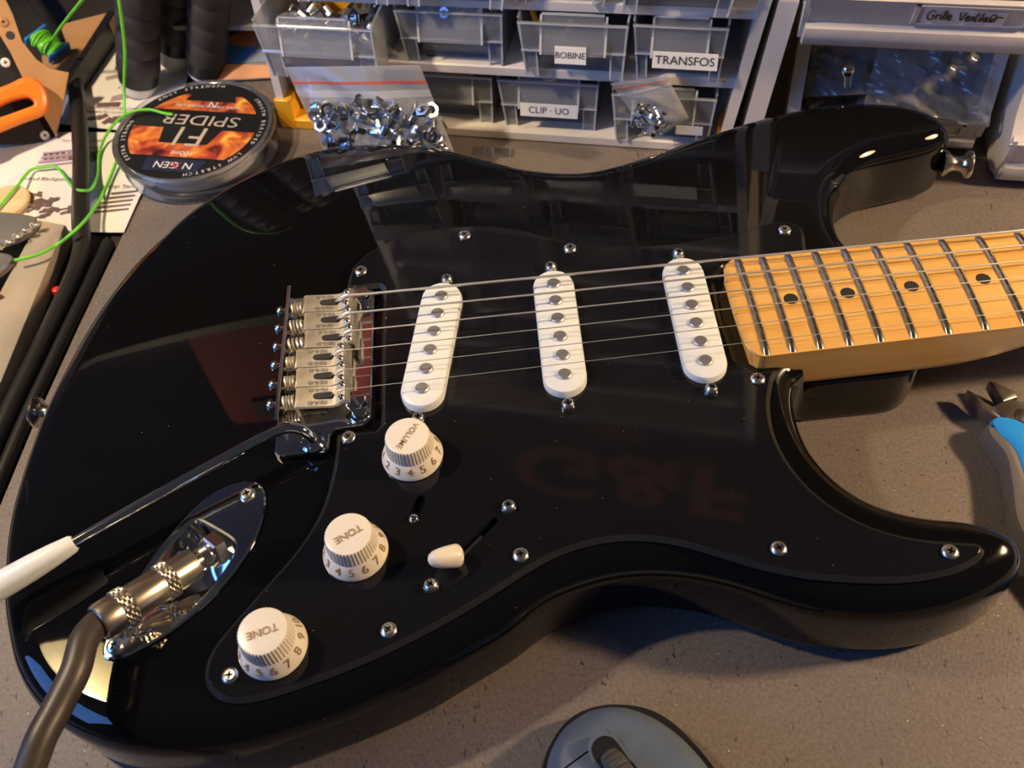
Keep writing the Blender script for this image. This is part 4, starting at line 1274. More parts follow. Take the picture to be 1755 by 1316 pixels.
def chord(r, y0, y1, n=24):
    out = []
    a0 = math.asin(max(-1, min(1, y0/r))); a1 = math.asin(max(-1, min(1, y1/r)))
    for i in range(n+1):
        a = a0+(a1-a0)*i/n; out.append((r*math.cos(a), r*math.sin(a)))
    for i in range(n+1):
        a = a1+(a0-a1)*i/n; out.append((-r*math.cos(a), r*math.sin(a)))
    return out
lab(chord(39.5, -26, 0), 18.1, lab_m, 'flame_print')
lab(chord(38, 17.5, 33), 18.1, lab_m, 'flame_print')
lab([(-17, -14), (14, -14), (19, 1), (-20, 1)], 18.2, blk_m, 'badge_print')
lab([(-17, 27), (17, 27), (13, 36), (-13, 36)], 18.2, blk_m, 'badge_print')
lab([(-17, -39), (17, -39), (20, -28), (-18, -28)], 18.2, mat('label_navy', (.02, .025, .06), .35), 'brand_print')
def sp_text(t, size, x, y, m_, rot=math.pi, z=18.36, sx_=1.0):
    M = SPT @ Matrix.Translation(Vector((x, y, z))) @ Matrix.Rotation(rot, 4, 'Z') @ Matrix.Diagonal((sx_, 1, 1, 1))
    text_mb(t, size, M).build('label_lettering', m_, spool, smooth=False)
sp_text('SPIDER', 13.5, 1, 8.6, silver_ink, sx_=1.25)
sp_text('F1', 25, -1, -6.5, silver_ink)
sp_text('100mt', 5.6, 2, -22.5, white_ink)
sp_text('N GEN', 8, 1, -33.4, white_ink); sp_text('X', 8.6, 2.6, -33.4, red_ink, z=18.45)
sp_text('SUPER STRONG FISHING LINE', 3.2, 0, 22, white_ink)
sp_text('N', 8, 3, 24, white_ink)
for word, a0 in (('LOW STRETCH', -50), ('EXTRA STRONG', 205), ('SMOOTH BRAIDED', 25), ('KNOT STRENGTH', 120)):
    for i, ch in enumerate(word):
        if ch == ' ': continue
        a = math.radians(a0-i*4.6+22)
        M = SPT @ Matrix.Rotation(a, 4, 'Z') @ Matrix.Translation(Vector((42.5, 0, 18.3))) @ Matrix.Rotation(math.pi/2+math.pi, 4, 'Z')
        text_mb(ch, 3.6, M, res=1).build('rim_lettering', white_ink, spool, smooth=False)

# ---- printed sheets
paper2 = mat('printed_paper', (.80, .77, .72), .65)
print_m = mat('brown_print', (.14, .085, .08), .6)
mauve_m = mat('mauve_print', (.38, .28, .33), .6)
def sheet(name, corners, z, label):
    c_ = [Vector((p[0], p[1], 0)) for p in corners]
    mb_ = MB()
    mb_.grid(lambda u, v: c_[0].lerp(c_[1], u).lerp(c_[3].lerp(c_[2], u), v)+Vector((0, 0, z+.8*math.sin(u*7)*math.sin(v*5)+.8)), 14, 10)
    k = len(mb_.v); mb_.add([(p[0], p[1], p[2]-.25) for p in mb_.v], [tuple(reversed([i for i in f])) for f in mb_.f])
    o = mb_.build(name, paper2, None, angle=180); tag(o, label, 'paper')
    def at(u, v, dz=.25):
        p = c_[0].lerp(c_[1], u).lerp(c_[3].lerp(c_[2], u), v)
        return Vector((p.x, p.y, z+.8*math.sin(u*7)*math.sin(v*5)+.8+dz))
    return o, at
sh1, at1 = sheet('printed_sheet', [(-262, 170), (-139, 149), (-126, 236), (-246, 262)], .2, 'cream sheet printed with rows of brown screws under the black cable')
sh2, at2 = sheet('printed_sheet', [(-206, 262), (-126, 236), (-120, 345), (-205, 372)], .2, 'further printed sheet with grey pictures behind the spool')
def bar(at, o, u, v, L__, w, ang, m_):
    d_ = Vector((math.cos(ang), math.sin(ang), 0)); n_ = Vector((-d_.y, d_.x, 0)); p = at(u, v, .5)
    pts = [p-d_*L__/2-n_*w/2, p+d_*L__/2-n_*w/2, p+d_*L__/2+n_*w/2, p-d_*L__/2+n_*w/2]
    mb_ = MB(); mb_.add([q_ for q_ in pts]+[q_-Vector((0, 0, .1)) for q_ in pts], [(0, 1, 2, 3), (7, 6, 5, 4), (0, 4, 5, 1), (1, 5, 6, 2), (2, 6, 7, 3), (3, 7, 4, 0)])
    mb_.build('printed_screw', m_, o, smooth=False)
g = random.Random(14)
for i in range(26):
    u = g.uniform(.36, .66); v = g.uniform(.10, .40)
    a = g.choice([.3, .5, -.4, .1, .8])
    bar(at1, sh1, u, v, g.uniform(6, 11), g.uniform(1.0, 2.2), a, print_m)
    bar(at1, sh1, u+.02, v+.012, g.uniform(2.5, 4), g.uniform(3, 4), a, print_m)
for i in range(5): bar(at1, sh1, .885+.006*i, .20+.045*i, 22-i*1.5, 1.5, -.02, print_m)
for i in range(4): bar(at1, sh1, .52, .66+.045*i, 36, 1.6 if i in (0, 3) else 2.6, .0, mauve_m)
for i in range(9): bar(at1, sh1, .39+.034*i, .735, 2.2, 8, .3, print_m)
for t, u, v, sz in (('Slotted Blackguard Screws', .52, .50, 4.4), ('Flange Type', .87, .44, 4.0), ('for 8 oz Cymbals', .55, .90, 4.0)):
    M = Matrix.Translation(at1(u, v, .7)) @ Matrix.Rotation(math.radians(-10), 4, 'Z')
    text_mb(t, sz, M, res=1).build('printed_text', print_m, sh1, smooth=False)
for i in range(7): bar(at2, sh2, .46+g.uniform(-.05, .12), .22+.1*i, g.uniform(14, 30), g.uniform(3, 8), g.uniform(-.3, .4), mauve_m if i % 2 else print_m)
for i in range(6): bar(at2, sh2, .30+.05*i, .07+.015*(i % 3), 7, 3.4, .3*i, print_m)
for i, t in enumerate(('Used for the bridge plate', 'Suitable for most parts')):
    M = Matrix.Translation(at2(.45, .19-.04*i, .7)) @ Matrix.Rotation(math.radians(-12), 4, 'Z')
    text_mb(t, 3.6, M, res=1).build('printed_text', print_m, sh2, smooth=False)

# ---- taped rods standing against the cabinet
tape_m = mat('black_grip_tape', (.030, .026, .024), .62); noise_col(tape_m, (.024, .021, .02), (.042, .036, .033), 90)
rodend = mat('white_rod', (.74, .71, .66), .4)
def rod_(x, y, r, label, whiteh, lean):
    root = thing('taped_rod', (x, y, 0), label, 'rod', 'taped rods by the cabinet')
    d_ = Vector((lean, -.02, 1)).normalized(); M = d_.to_track_quat('Z', 'Y').to_matrix().to_4x4()
    mb_ = MB(); mb_.lathe([(r*.86, 0.0), (r*.9, 1), (r*.9, whiteh+2)], 28, (x, y, 2.5), M); mb_.build('bare_end', rodend, root)
    mb_ = MB(); mb_.lathe([(r*.95, whiteh), (r*.98, whiteh+9)], 28, (x, y, 2.5), M); mb_.build('end_band', black_pl, root)
    z = whiteh+9
    k = 0
    while z < 140:
        mb_ = MB(); mb_.lathe([(r*1.0, z), (r*1.035, z+.8), (r*1.0, z+14.5), (r*.97, z+15.2)], 28, (x, y, 2.5), M); mb_.build('tape_wrap', tape_m, root); z += 14.7
rod_(-154, 289, 13.2, 'black taped rod nearest the printed sheets', 7, .39)
rod_(-133, 315, 12.2, 'middle black taped rod with a broad white end, set back between the others', 11, .39)
rod_(-110, 297, 12.8, 'black taped rod nearest the drawer cabinet', 3, .385)

# ---- printed packet and dull panel behind the rods
pk_m = mat('packet_navy', (.015, .03, .075), .35)
pkt = thing('printed_packet', (-70, 315, 0), 'navy and orange printed packet between rods and cabinet', 'packet')
def at3(s_, t, o=0.0): return Vector((-104, 288+o*-.6, 2))+Vector((62, -6, 0))*s_+Vector((0, 26, 26))*t+Vector((0, -.7, .7))*o
def patch(poly, o, m_, nm):
    mb_ = MB(); n_ = len(poly)
    mb_.add([at3(p[0], p[1], o) for p in poly]+[at3(p[0], p[1], o-.6 if o > 0 else o-5) for p in poly], [tuple(range(n_)), tuple(range(2*n_-1, n_-1, -1))]+[(i, n_+i, n_+(i+1) % n_, (i+1) % n_) for i in range(n_)])
    return mb_.build(nm, m_, pkt, smooth=False, fixn=True)
patch([(0, 0), (1, 0), (1, 1), (0, 1)], 0, pk_m, 'packet_body')
patch([(.0, .30), (1, .30), (1, .92), (.38, .92)], .3, mat('packet_blue', (.02, .09, .2), .35), 'blue_print')
patch([(.55+.34*math.cos(a*.3), .70+.14*math.sin(a*.3)) for a in range(21)], .6, mat('packet_brown', (.25, .09, .03), .4), 'oval_print')
patch([(.0, .02), (.72, .02), (.72, .22), (.3, .28), (0, .30)], .3, mat('packet_orange', (.6, .2, .03), .4), 'orange_print')
patch([(.80, .32), (.97, .40), (.9, .60), (.78, .5)], .7, mat('packet_orange2', (.65, .22, .04), .4), 'orange_print')
panel_m = mat('dull_panel', (.20, .175, .165), .55)
mb = MB(); mb.prism(ccw([(-120, 300), (-40, 284), (-30, 296), (-40, 380), (-120, 380)]), 34, 37); tag(mb.build('grey_board', panel_m, smooth=False), 'dull grey board lying above the navy packet', 'board')
mb = MB(); mb.prism(ccw([(-118, 318), (-44, 304), (-44, 376), (-118, 376)]), .05, 33.9); tag(mb.build('support_block', panel_m, smooth=False), 'dull grey block under the grey board', 'block')

# ---- beige rail, grey covers, chain, small red bits
rail_m = mat('beige_rail', (.36, .31, .235), .5); noise_col(rail_m, (.33, .285, .215), (.40, .345, .265), 25)
mb = MB(); mb.prism(ccw([(-188, 160), (-171, 153), (-178, 40), (-190, -30), (-238, -405), (-268, -405), (-216, -30), (-202, 60)]), -3, 8, bev=1.2)
tag(mb.build('beige_rail', rail_m, angle=30), 'beige metal rail running along the left edge of the bench', 'rail')
cover_m = mat('grey_cover', (.13, .13, .125), .5)
mb = MB(); mb.prism(ccw([tuple(p) for p in spline([(-225, 166), (-192, 160), (-186, 152), (-192, 142), (-212, 136), (-230, 140)], 5)]), 8.4, 12.4, bev=1.2)
tag(mb.build('grey_cover', cover_m), 'dark grey rounded cover beside the printed sheet', 'cover')
mb = MB(); mb.prism(ccw([tuple(p) for p in spline([(-226, 130), (-206, 132), (-193, 127), (-196, 116), (-212, 104), (-230, 108)], 5)]), 8.4, 11.8, bev=1.2)
tag(mb.build('grey_cover', cover_m), 'second dark grey cover, nearer the red tip', 'cover')
ch = thing('metal_chain', (-196, 138, 12), 'short metal chain across the grey covers', 'chain')
for i in range(16):
    t = i/15; mb = MB()
    mb.lathe([(1.0, -.4), (1.7, -.4), (1.7, .4), (1.0, .4), (1.0, -.4)], 10, (-203+20*t, 130+20*t+1.2*math.sin(i*2), 13.2+.6*(i % 2)), Matrix.Rotation(1.2*(i % 3), 4, 'X') @ Matrix.Rotation(.7*i, 4, 'Z'), cap0=False, cap1=False)
    mb.build('chain_link', brassy, ch)
redp = mat('bright_red', (.75, .02, .015), .35)
mb = MB(); mb.prism(ccw([(-216, 116), (-196, 101), (-193, 98.5), (-197, 96), (-216, 92)]), 9, 15, bev=1.5); tag(mb.build('red_tip', redp), 'bright red pointed tip at the left picture edge', 'tip')
mb = MB(); mb.lathe([(.4, 0), (2.4, .6), (2.8, 2.4), (2.2, 4.6), (.5, 5.2)], 10, (-169, 108, -3)); tag(mb.build('red_bead', redp), 'tiny red bead in the dark channel by the rail', 'bead')
disc_m = mat('pale_wood', (.72, .50, .28), .5); noise_col(disc_m, (.68, .47, .26), (.78, .56, .33), 20, stretch=(1, 6, 1))
mb = MB(); mb.lathe([(13.6, 0), (14.4, .8), (14.4, 2.6), (13.4, 3.4)], 40, (-215.5, 183.5, 2.2)); tag(mb.build('wood_disc', disc_m), 'pale round wooden disc lying on the printed sheet', 'disc')
# loose metal crumbs in the channel
sp = pick_spots(lambda g: Vector((lambda t: (-164-18*t+g.uniform(-3, 3), 118-100*t, -2.6))(g.random())), 70, 1.4, random.Random(31))
mb = MB()
g = random.Random(8)
for p in sp: mb.box(p, (g.uniform(.4, 1.3), g.uniform(.3, .8), .4), g.uniform(0, 3))
st = mb.build('metal_crumbs', brassy, smooth=False); tag(st, 'glittering metal crumbs in the dark channel beside the mat', 'crumbs', kind='stuff')

# ---- black cables
cable_m = mat('black_cable', (.014, .013, .013), .38)
mb = MB(); mb.tube(spline([(-300, 455, 40), (-256, 409, 26), (-222, 356, 14), (-198, 302, 9), (-177, 225, 8), (-163.0, 159, 8.5), (-158.5, 125, 4), (-166.5, 66, 2.2), (-173, 22, 2.2), (-180.5, -40, 2.2), (-194, -160, 2.2), (-209, -300, 2.2), (-220, -415, 2.2)], 8, False), 5.0, 14)
tag(mb.build('black_cable', cable_m), 'thick black cable running down over the printed sheets', 'cable')
mb = MB(); mb.tube(spline([(-146.0, 141, 1.5), (-148.2, 128, 1), (-152.3, 100, .8), (-158.4, 60, .8), (-164.8, 15, .8), (-172.6, -60, .8), (-183, -160, .8), (-197.6, -300, .8), (-209.4, -415, .8)], 8, False), 3.6, 12)
tag(mb.build('black_hose', cable_m), 'dark hose tucked along the edge of the mat', 'hose')

# ---- tan tool rack with black panel, scissors, winders
tan_m = mat('tan_fibreboard', (.42, .225, .095), .6); noise_col(tan_m, (.39, .205, .085), (.46, .25, .11), 40)
rack = thing('tool_rack', (-225, 265, 0), 'tan fibreboard tool rack with black panels at the upper left', 'rack')
RN = Vector((.42, -.72, .62)).normalized(); RE1 = Vector((0, 0, 1)).cross(RN).normalized(); RE2 = RN.cross(RE1)
RX = Matrix(((RE1.x, RE2.x, RN.x, -199), (RE1.y, RE2.y, RN.y, 246), (RE1.z, RE2.z, RN.z, 1.5), (0, 0, 0, 1)))
plate_l = [(10.9, 91.3), (14.3, 87.2), (13.3, 74.2), (10.0, 58.1), (12.2, 45.7), (16.5, 37.9), (25.4, 32.1), (-1.0, -0.1), (-1.0, 14.0), (-0.5, 39.8), (0.8, 55.0), (0.5, 73.5)]
mb = MB(); mb.prism(ccw(plate_l), -2, 2, M=RX); mb.build('tan_plate', tan_m, rack, smooth=False)
mb = MB(); mb.prism(ccw([(-6.0, 80.4), (2.2, 66.3), (0.9, 55.7), (-0.4, 40.4), (-0.9, 14.4), (-1.6, -1.0), (-14.0, 2.3), (-44.8, 13.8)]), -6.5, -3, M=RX); mb.build('black_panel', black_pl, rack, smooth=False)
for x, y in [(-4.7, 51.2), (-6.4, 4.0)]:
    screw_mb(3.0, 1.2, RX @ Matrix.Translation(Vector((x, y, -3.0)))).build('rack_screw', [rodend, recess_shade_m], rack)
x, y = (6.2, 71.8)
screw_mb(3.0, 1.0, RX @ Matrix.Translation(Vector((x, y, 2.0)))).build('rack_screw', [tan_m, recess_shade_m], rack)
x, y = (5.8, 63.5)
mb = MB(); mb.lathe([(2.6, 0), (2.6, .1)], 16, M=RX @ Matrix.Translation(Vector((x, y, 2.0)))); mb.build('drilled_hole', dark_ink, rack)
wg = thing('tan_wedge', (-190, 315, 0), 'tan fibreboard wedge with a black edge behind the black cable', 'wedge')
mb = MB(); wp = ccw([(-232, 352), (-184, 366), (-178, 362), (-198, 288), (-214, 300)]); mb.prism(wp, .3, 15); mb.build('tan_block', tan_m, wg, smooth=False)
mb = MB(); mb.prism(ccw([(-183.8, 367), (-178.5, 364), (-194, 281), (-197.6, 287)]), .2, 16); mb.build('black_edge', black_pl, wg, smooth=False)
# scissors: orange loop handle
org_m = mat('orange_plastic', (.85, .22, .02), .32)
scs = thing('scissors', (-235, 262, 20), 'orange-handled scissors resting across the tool rack', 'scissors')
SM = RX @ Matrix.Translation(Vector((0, 0, 9)))
loop_o = [tuple(p) for p in spline([(-15.1, 37.6), (-7.8, 37.6), (-0.3, 37.9), (5.4, 34.9), (7.6, 29.1), (6.6, 21.9), (2.7, 15.9), (-2.4, 13.5), (-14.1, 13.9), (-28.8, 14.0), (-46.4, 14.8), (-33.1, 37.6)], 6)]
hole_o = [tuple(p) for p in spline([(-26.2, 27.3), (-21.0, 27.4), (-13.9, 27.8), (-5.4, 26.5), (-2.8, 23.9), (-3.4, 21.5), (-9.7, 21.5), (-24.0, 22.2), (-28.8, 22.7)], 6)]
mb = MB()
lo = ccw(loop_o); ho = ccw(hole_o)
for zz in (5.0, -5.0):
    tmp = MB(); flat_fill(tmp, inset(lo, 3.2), [inset(ho, -2.2)], zz); mb.merge(tmp, SM)
def ringstrip(a, za, b_, zb):
    k = len(a); mb.add([SM @ Vector((p[0], p[1], za)) for p in a]+[SM @ Vector((p[0], p[1], zb)) for p in b_], [(i, (i+1) % k, k+(i+1) % k, k+i) for i in range(k)])
prev = None
for dd, zz in ((3.2, -5), (1.2, -4.2), (.2, -2.2), (0, 0), (.2, 2.2), (1.2, 4.2), (3.2, 5)):
    cur = (inset(lo, dd), zz)
    if prev: ringstrip(prev[0], prev[1], cur[0], cur[1])
    prev = cur
prev = None
for dd, zz in ((-2.2, -5), (-.6, -4), (0, 0), (-.6, 4), (-2.2, 5)):
    cur = (inset(ho, dd), zz)
    if prev: ringstrip(prev[0], prev[1], cur[0], cur[1])
    prev = cur
hb_ = MB(); hb_.v = mb.v; hb_.f = mb.f; hb_.mi = mb.mi
hb_.build('handle_loop', org_m, scs, angle=50, fixn=True)
mb = MB(); mb.prism(ccw([(-36, 8), (-36, 20), (-110, 26), (-150, 14), (-110, 6)]), -1.2, 1.2, M=SM); mb.build('blade', nickel, scs)
# blue winders with green line
blue_m = mat('blue_plastic', (.04, .26, .75), .35)
green_m = mat('green_line', (.16, .62, .04), .4)
def winder(c, rz, label):
    root = thing('line_winder', c, label, 'winder')
    M = Matrix.Translation(Vector(c)) @ Matrix.Rotation(rz, 4, 'Z') @ Matrix.Rotation(math.radians(30), 4, 'Y')
    for sx_ in (-1, 1):
        mb_ = MB(); mb_.box((sx_*9.2, 0, 0), (2.0, 19, 7), 0, bev=.6); o = MB(); o.merge(mb_, M); o.build('end_plate', blue_m, root)
    mb_ = MB(); mb_.box((0, 0, 0), (18, 7, 4), 0, bev=1); o = MB(); o.merge(mb_, M); o.build('core', blue_m, root)
    for i in range(11):
        x = -7.5+1.5*i; rr = 4.6+.9*math.sin(i*1.3)
        mb_ = MB(); mb_.tube([M @ Vector((x+.6*math.sin(t*.7+i), (rr+2.0)*math.cos(t*math.pi/10), rr*.75*math.sin(t*math.pi/10))) for t in range(21)], .95, 6, cap=False); mb_.build('line_turn', green_m, root)
    return root
winder((-212, 318, 24), math.radians(-33), 'blue winder wound with bright green line behind the tool rack')
winder((-236, 288, 46), math.radians(-33), 'second blue winder cut off by the left picture edge')
# loose green line
def line3(pts, label, r=.95):
    mb_ = MB(); mb_.tube(spline(pts, 10, False), r, 8); return tag(mb_.build('green_line', green_m), label, 'line')
line3([(-209.1, 304.1, 26.0), (-189.8, 295.6, 45.0), (-151.4, 266.2, 80.0)], 'green line rising from the blue winder to the top edge')
line3([(-96.0, 296.0, 168.0), (-104.0, 280.0, 156.0), (-116.0, 262.0, 122.0), (-128.3, 258.0, 83.8), (-132.4, 258.0, 69.6), (-139.4, 258.0, 47.3), (-148.5, 252.0, 23.5), (-149.4, 232.4, 12.0), (-153.4, 211.3, 4.5), (-156.1, 185.9, 3.5), (-156.3, 160.8, 9.0), (-156.2, 142.0, 15.5), (-161.6, 135.0, 14.8), (-169.0, 133.6, 11.0), (-176.7, 123.6, 13.8), (-188.4, 120.1, 14.5)], 'long green line sweeping from the top edge down to the chain')
line3([(-115.8, 229.1, 20.5), (-121.5, 231.2, 20.6), (-130.8, 235.1, 21.5), (-141.3, 233.9, 22.0), (-154.3, 237.6, 14.0), (-164.4, 234.1, 6.0), (-166.8, 221.1, 3.0), (-163.9, 201.1, 3.0), (-160.6, 181.8, 9.0), (-161.5, 171.8, 15.5), (-173.1, 184.8, 9.0), (-185.4, 204.5, 4.0), (-191.8, 212.2, 4.0), (-200.3, 213.0, 4.0), (-207.2, 211.4, 4.0), (-209.3, 194.0, 7.0), (-215.2, 176.8, 7.4), (-219.1, 165.8, 7.4)], 'wavy green line from the spool across the printed sheet', .9)
# ================================================================== cable plug, mouse, cutters, lamps
plug_m = mat('plug_nickel', (.70, .63, .50), .3, 1.0)
plug = thing('cable_plug', (-62, -108, TOP), 'nickel jack plug with knurled rings and dark cable in the guitar socket', 'plug')
PLN = (PB-PA).length
def ax(t): return PA+pd*t
def pl_(prof, nm, n_=32, rfun=None, m_=None):
    prof = [(a_, b_+5.0) for a_, b_ in prof]
    mb_ = MB(); mb_.lathe(prof, n_, PA, PM, rfun=rfun)
    if rfun:
        mb_.f = [t_ for f in mb_.f for t_ in ([f] if len(f) != 4 else ([(f[0], f[1], f[2]), (f[0], f[2], f[3])] if (f[0] % n_+f[0]//n_) % 2 else [(f[0], f[1], f[3]), (f[1], f[2], f[3])]))]; mb_.mi = [0]*len(mb_.f)
    return mb_.build(nm, m_ or plug_m, plug, angle=30 if rfun is None else 5)
pl_([(4.2, 2.6), (6.0, 3.2), (6.4, 5), (6.4, 12.8)], 'plug_nose')
kn = lambda k, i, r: r*(1.0 if (i+k) % 2 else .93)
def knurl(t0, t1, r, nm):
    prof = [(r*.92, t0)]+[(r, t0+(t1-t0)*(i+.5)/5) for i in range(5)]+[(r*.92, t1)]
    pl_(prof, nm, 34, lambda k, i, rr: rr*(1.01 if (i+k) % 2 else .92))
knurl(12.8, 17.4, 7.3, 'knurled_ring')
pl_([(6.6, 17.4), (6.7, 18), (6.7, 29.6), (6.6, 30)], 'plug_barrel')
knurl(30, 35.0, 7.6, 'knurled_ring')
pl_([(7.0, 35), (7.1, 36), (7.1, 40.5), (6.7, 42.2), (5.9, 42.6), (5.2, 41.5)], 'plug_collar')
jack_cable_m = mat('dark_brown_cable', (.05, .04, .034), .42); noise_col(jack_cable_m, (.04, .032, .028), (.062, .049, .042), 60)
e0 = ax(43); e1 = ax(48.5)
mb = MB(); mb.tube(spline([e0, e1, (-77.6, -127.5, 61.6), (-78.0, -138.0, 62.2), (-81.6, -149.2, 61.5), (-86, -164, 61), (-92, -190, 52), (-100, -235, 22), (-104, -290, 5.6), (-90, -380, 5.6)], 8, False), [4.6]*6+[5.0]*67, 18)
mb.build('cable', jack_cable_m, plug)

# ---- computer mouse at the lower edge
mouse_m = mat('mouse_blue_grey', (.08, .105, .145), .42); noise_col(mouse_m, (.09, .12, .17), (.105, .14, .20), 160)
mbase_m = mat('mouse_black', (.012, .012, .014), .35)
wheel_m = mat('wheel_rubber', (.06, .058, .056), .5)
mouse = thing('computer_mouse', (96, -200, 0), 'blue-grey computer mouse with ribbed scroll wheel at the lower edge', 'mouse')
MM = Matrix.Translation(Vector((87, -152.5, 0))) @ Matrix.Rotation(math.radians(208), 4, 'Z')     # +y runs from the nose towards the palm
mo = [tuple(p) for p in spline([(0, -1), (14, 3.5), (24, 14), (29, 32), (30, 60), (31, 90), (24, 112), (0, 120), (-24, 112), (-31, 90), (-29, 60), (-29, 34), (-25, 16), (-14, 4)], 6)]
mo = ccw([(p[0]*(1.07 if p[0] < 0 else 1.02), p[1]) for p in mo])
def mz(x, y):
    t = min(1, max(0, y/120)); return 19+17*math.sin(math.pi*min(1, t*.85+.12))-8-.0045*x*x
mb = MB(); rings = [(mo, lambda p: 0.3), (inset(mo, -.6), lambda p: 4), (inset(mo, .8), lambda p: 11)]
k = len(mo); vs_ = []; fs = []
for pl, zf_ in rings: vs_ += [MM @ Vector((p[0], p[1], zf_(p))) for p in pl]
for a in range(2):
    for i in range(k): fs.append((a*k+i, a*k+(i+1) % k, (a+1)*k+(i+1) % k, (a+1)*k+i))
fs += [tuple(range(k-1, -1, -1)), tuple(2*k+i for i in range(k))]
mb.add(vs_, fs); mb.build('base', mbase_m, mouse, angle=50)
def mshell(x0f, x1f, y0, y1, nm, rim):
    """top shell between side curves, with rounded drop at the rims"""
    mb_ = MB()
    def wid(y):
        # half width of outline at y
        t = y/120
        return 29.5*max(.03, (1-(1-min(1, t/.34))**2.2))**.5*(1 if t < .8 else max(.2, 1-((t-.8)/.2)**2*.55))
    def fn(u, v):
        y = y0+(y1-y0)*v; w = wid(y)
        x = x0f(y, w)+(x1f(y, w)-x0f(y, w))*u
        e = min(1.0, (w-abs(x))/9.0) if w > 0 else 0
        f = min(1.0, (y+1.5)/12)
        z = 8+(mz(x, y)-8)*(1-(1-max(0, e))**2.4)*(1-(1-max(0, f))**2.2)
        return MM @ Vector((x, y, z))
    mb_.grid(fn, 20, 34)
    return mb_.build(nm, mouse_m, mouse, angle=60)
mshell(lambda y, w: -w, lambda y, w: -5.2 if w > 5.4 else -w*.02, 1.5, 62, 'right_button', 0)
mshell(lambda y, w: 5.2 if w > 5.4 else w*.02, lambda y, w: w, 16, 62, 'left_button', 0)
mshell(lambda y, w: -5.4, lambda y, w: 5.4, 1.8, 13, 'nose_cover', 0)
mshell(lambda y, w: -5.0, lambda y, w: min(w, 29), 1.8, 15.4, 'nose_cover', 0)
mshell(lambda y, w: -w, lambda y, w: w, 62.6, 118, 'palm_shell', 0)
mb = MB(); mb.prism(stadium(34, 11.6, 8, 0, 30, math.pi/2), 12, mz(0, 25)+.2, M=MM); mb.build('wheel_well', mouse_m, mouse)
mb = MB(); mb.prism(stadium(31, 9.6, 8, 0, 30, math.pi/2), 13, mz(0, 25)+.4, M=MM); mb.build('wheel_gap', mbase_m, mouse)
WM = MM @ Matrix.Translation(Vector((0, 30, mz(0, 30)-8.4))) @ Matrix.Rotation(math.pi/2, 4, 'Y')
mb = MB(); mb.lathe([(11.2, -3.9), (12.6, -2.6), (13, 0), (12.6, 2.6), (11.2, 3.9)], 96, M=WM, rfun=lambda k, i, r: r*(1.0 if i % 4 else .955)); mb.build('scroll_wheel', wheel_m, mouse, angle=30)

# ---- side cutters at the right edge
cut = thing('side_cutters', (300, -60, 0), 'blue-handled side cutters lying open at the right edge', 'cutters')
jaw_m = mat('cutter_steel', (.30, .29, .28), .38, 1.0); noise_col(jaw_m, (.22, .21, .2), (.36, .35, .33), 80, rough=(.3, .5))
hblue = mat('handle_blue', (.02, .28, .80), .35)
hgrey = mat('handle_grey', (.14, .13, .125), .55)
def slab(poly, z0, z1, nm, m_, bev=1.0):
    mb_ = MB(); mb_.prism(ccw([tuple(p) for p in poly]), z0, z1, bev=bev); return mb_.build(nm, m_, cut, angle=30)
slab([(278.2, -25.5), (280.4, -27.5), (283.2, -33), (289, -40), (286.5, -43.5), (281, -37.5), (278.8, -31)], 4, 10, 'jaw', jaw_m, 1.2)
slab([(289.2, -22.2), (291.2, -23), (298.0, -29.5), (297.5, -33), (290.3, -34.5), (289.6, -29)], 4, 10.5, 'jaw', jaw_m, 1.2)
slab([(285, -36.5), (293.5, -33.5), (299.5, -36.5), (303, -44.5), (299.5, -53), (294.5, -53.5), (288.5, -45.5)], 3.2, 11.2, 'pivot_plate', jaw_m, 1.0)
mb = MB(); mb.lathe([(3.6, 0), (3.6, .5), (2.8, .9)], 20, (295.5, -43.5, 11.1)); mb.build('pivot_rivet', jaw_m, cut)
h1 = [tuple(p) for p in spline([(280.5, -44.5), (286.5, -43), (294.5, -48.5), (296, -60), (293.5, -75), (290, -92), (291.5, -112), (299, -136), (304, -160), (296, -162), (288, -136), (280.5, -112), (279.5, -92), (283, -72), (284, -60), (280.5, -51)], 5)]
slab(h1, 3.5, 13.0, 'handle', hblue, 2.6)
h1g = [tuple(p) for p in spline([(278.5, -45.5), (283.5, -47), (288.0, -54), (289.5, -66), (285, -82), (283.5, -96), (285.5, -112), (293, -136), (299, -162), (291, -163), (282, -136), (274.5, -110), (272.5, -93), (277.5, -74), (280, -62), (277.8, -52)], 5)]
slab(h1g, 1.0, 12.0, 'handle_grip', hgrey, 2.4)
slab([tuple(p) for p in spline([(300, -38), (306, -34), (314, -40), (326, -62), (336, -90), (344, -122), (336, -126), (326, -96), (316, -68), (306, -50)], 5)], 2.5, 12.5, 'handle', hblue, 2.6)
for i in range(7):
    pass
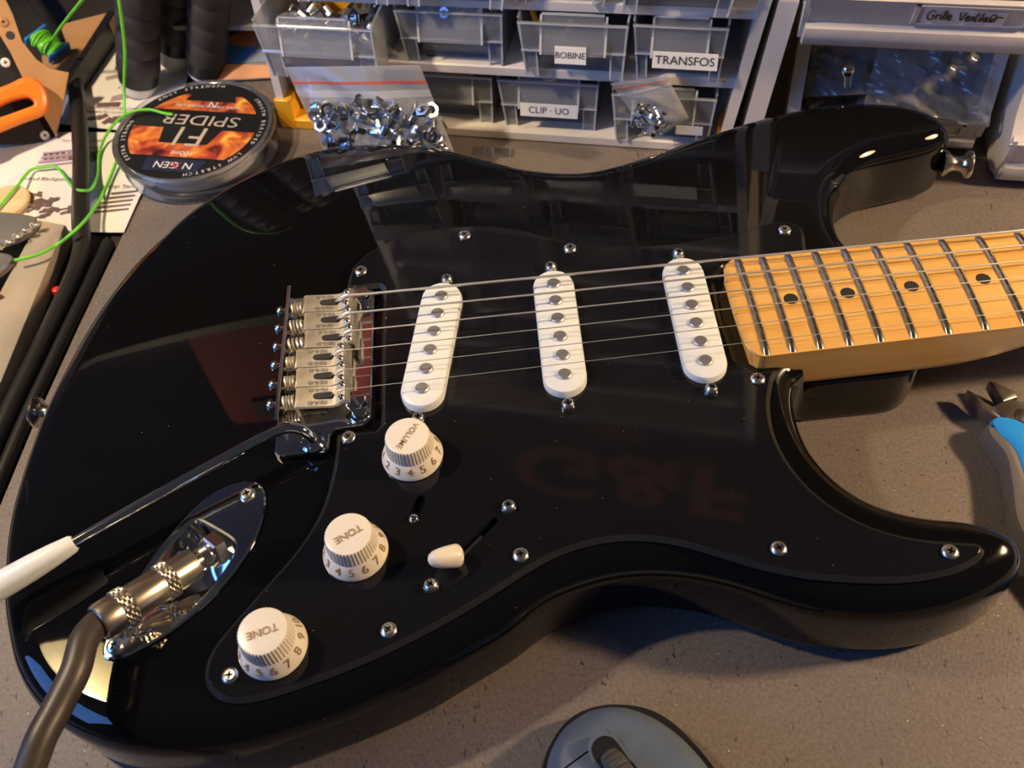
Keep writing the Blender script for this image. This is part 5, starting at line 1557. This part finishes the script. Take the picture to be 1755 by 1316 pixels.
mb = MB(); mb.tube([(300+1.7*math.cos(t*.7), -58+1.7*math.sin(t*.7)-t*.02, 6+.14*t) for t in range(40)], .45, 6); mb.build('return_spring', jaw_m, cut)

# ---- the two bench lamps (outside the picture; one is mirrored in the body)
shade_out = mat('lamp_shade_outside', (.05, .05, .055), .5)
shade_in = mat('lamp_shade_inside', (.15, .133, .062), .5)
def desk_lamp(head, target, base, power, color, r_bulb, R_, label, deep=1.0):
    root = thing('desk_lamp', base, label, 'lamp')
    h_ = Vector(head); d_ = (Vector(target)-h_).normalized(); M = d_.to_track_quat('Z', 'Y').to_matrix().to_4x4()
    mb_ = MB(); mb_.lathe([(R_*.30, -R_*.95*deep), (R_*.55, -R_*.87*deep), (R_*.86, -R_*.45*deep), (R_, .0)], 48, h_, M, cap0=False, cap1=False); mb_.build('shade_lining', shade_in, root)
    mb_ = MB(); mb_.lathe([(R_*.2, -R_*1.05*deep), (R_*.34, -R_*1.0*deep), (R_*.6, -R_*.9*deep), (R_*.9, -R_*.46*deep), (R_*1.03, .0)], 48, h_, M, cap1=False); mb_.build('lamp_shade', shade_out, root)
    nb = h_-d_*R_*deep
    mb_ = MB(); b_ = Vector(base); mid = Vector((b_.x+(b_.x-nb.x)*.3, b_.y+60, nb.z*.62))
    mb_.tube([nb, mid], 7, 10); mb_.tube([mid, b_+Vector((0, 0, 12))], 7, 10); mb_.build('lamp_arm', shade_out, root)
    mb_ = MB(); mb_.lathe([(75, 0), (75, 10), (66, 16), (14, 18)], 40, b_); mb_.build('lamp_base', shade_out, root)
    l = bpy.data.lights.new('bulb', 'POINT'); l.energy = power; l.color = color; l.shadow_soft_size = r_bulb*S
    o = bpy.data.objects.new('bulb', l); C.objects.link(o); o.location = (h_-d_*R_*.62*deep)*S
desk_lamp((-392, 79, 579), (-270, 280, 0), (-560, 200, -3), 19.0, (1.0, .78, .52), 26, 66, 'desk lamp with a pale lining above the left side of the bench', 1.65)
desk_lamp((735, -95, 400), (140, 0, 40), (760, 260, 0), 21.0, (1.0, .70, .43), 30, 80, 'desk lamp to the right of the bench')
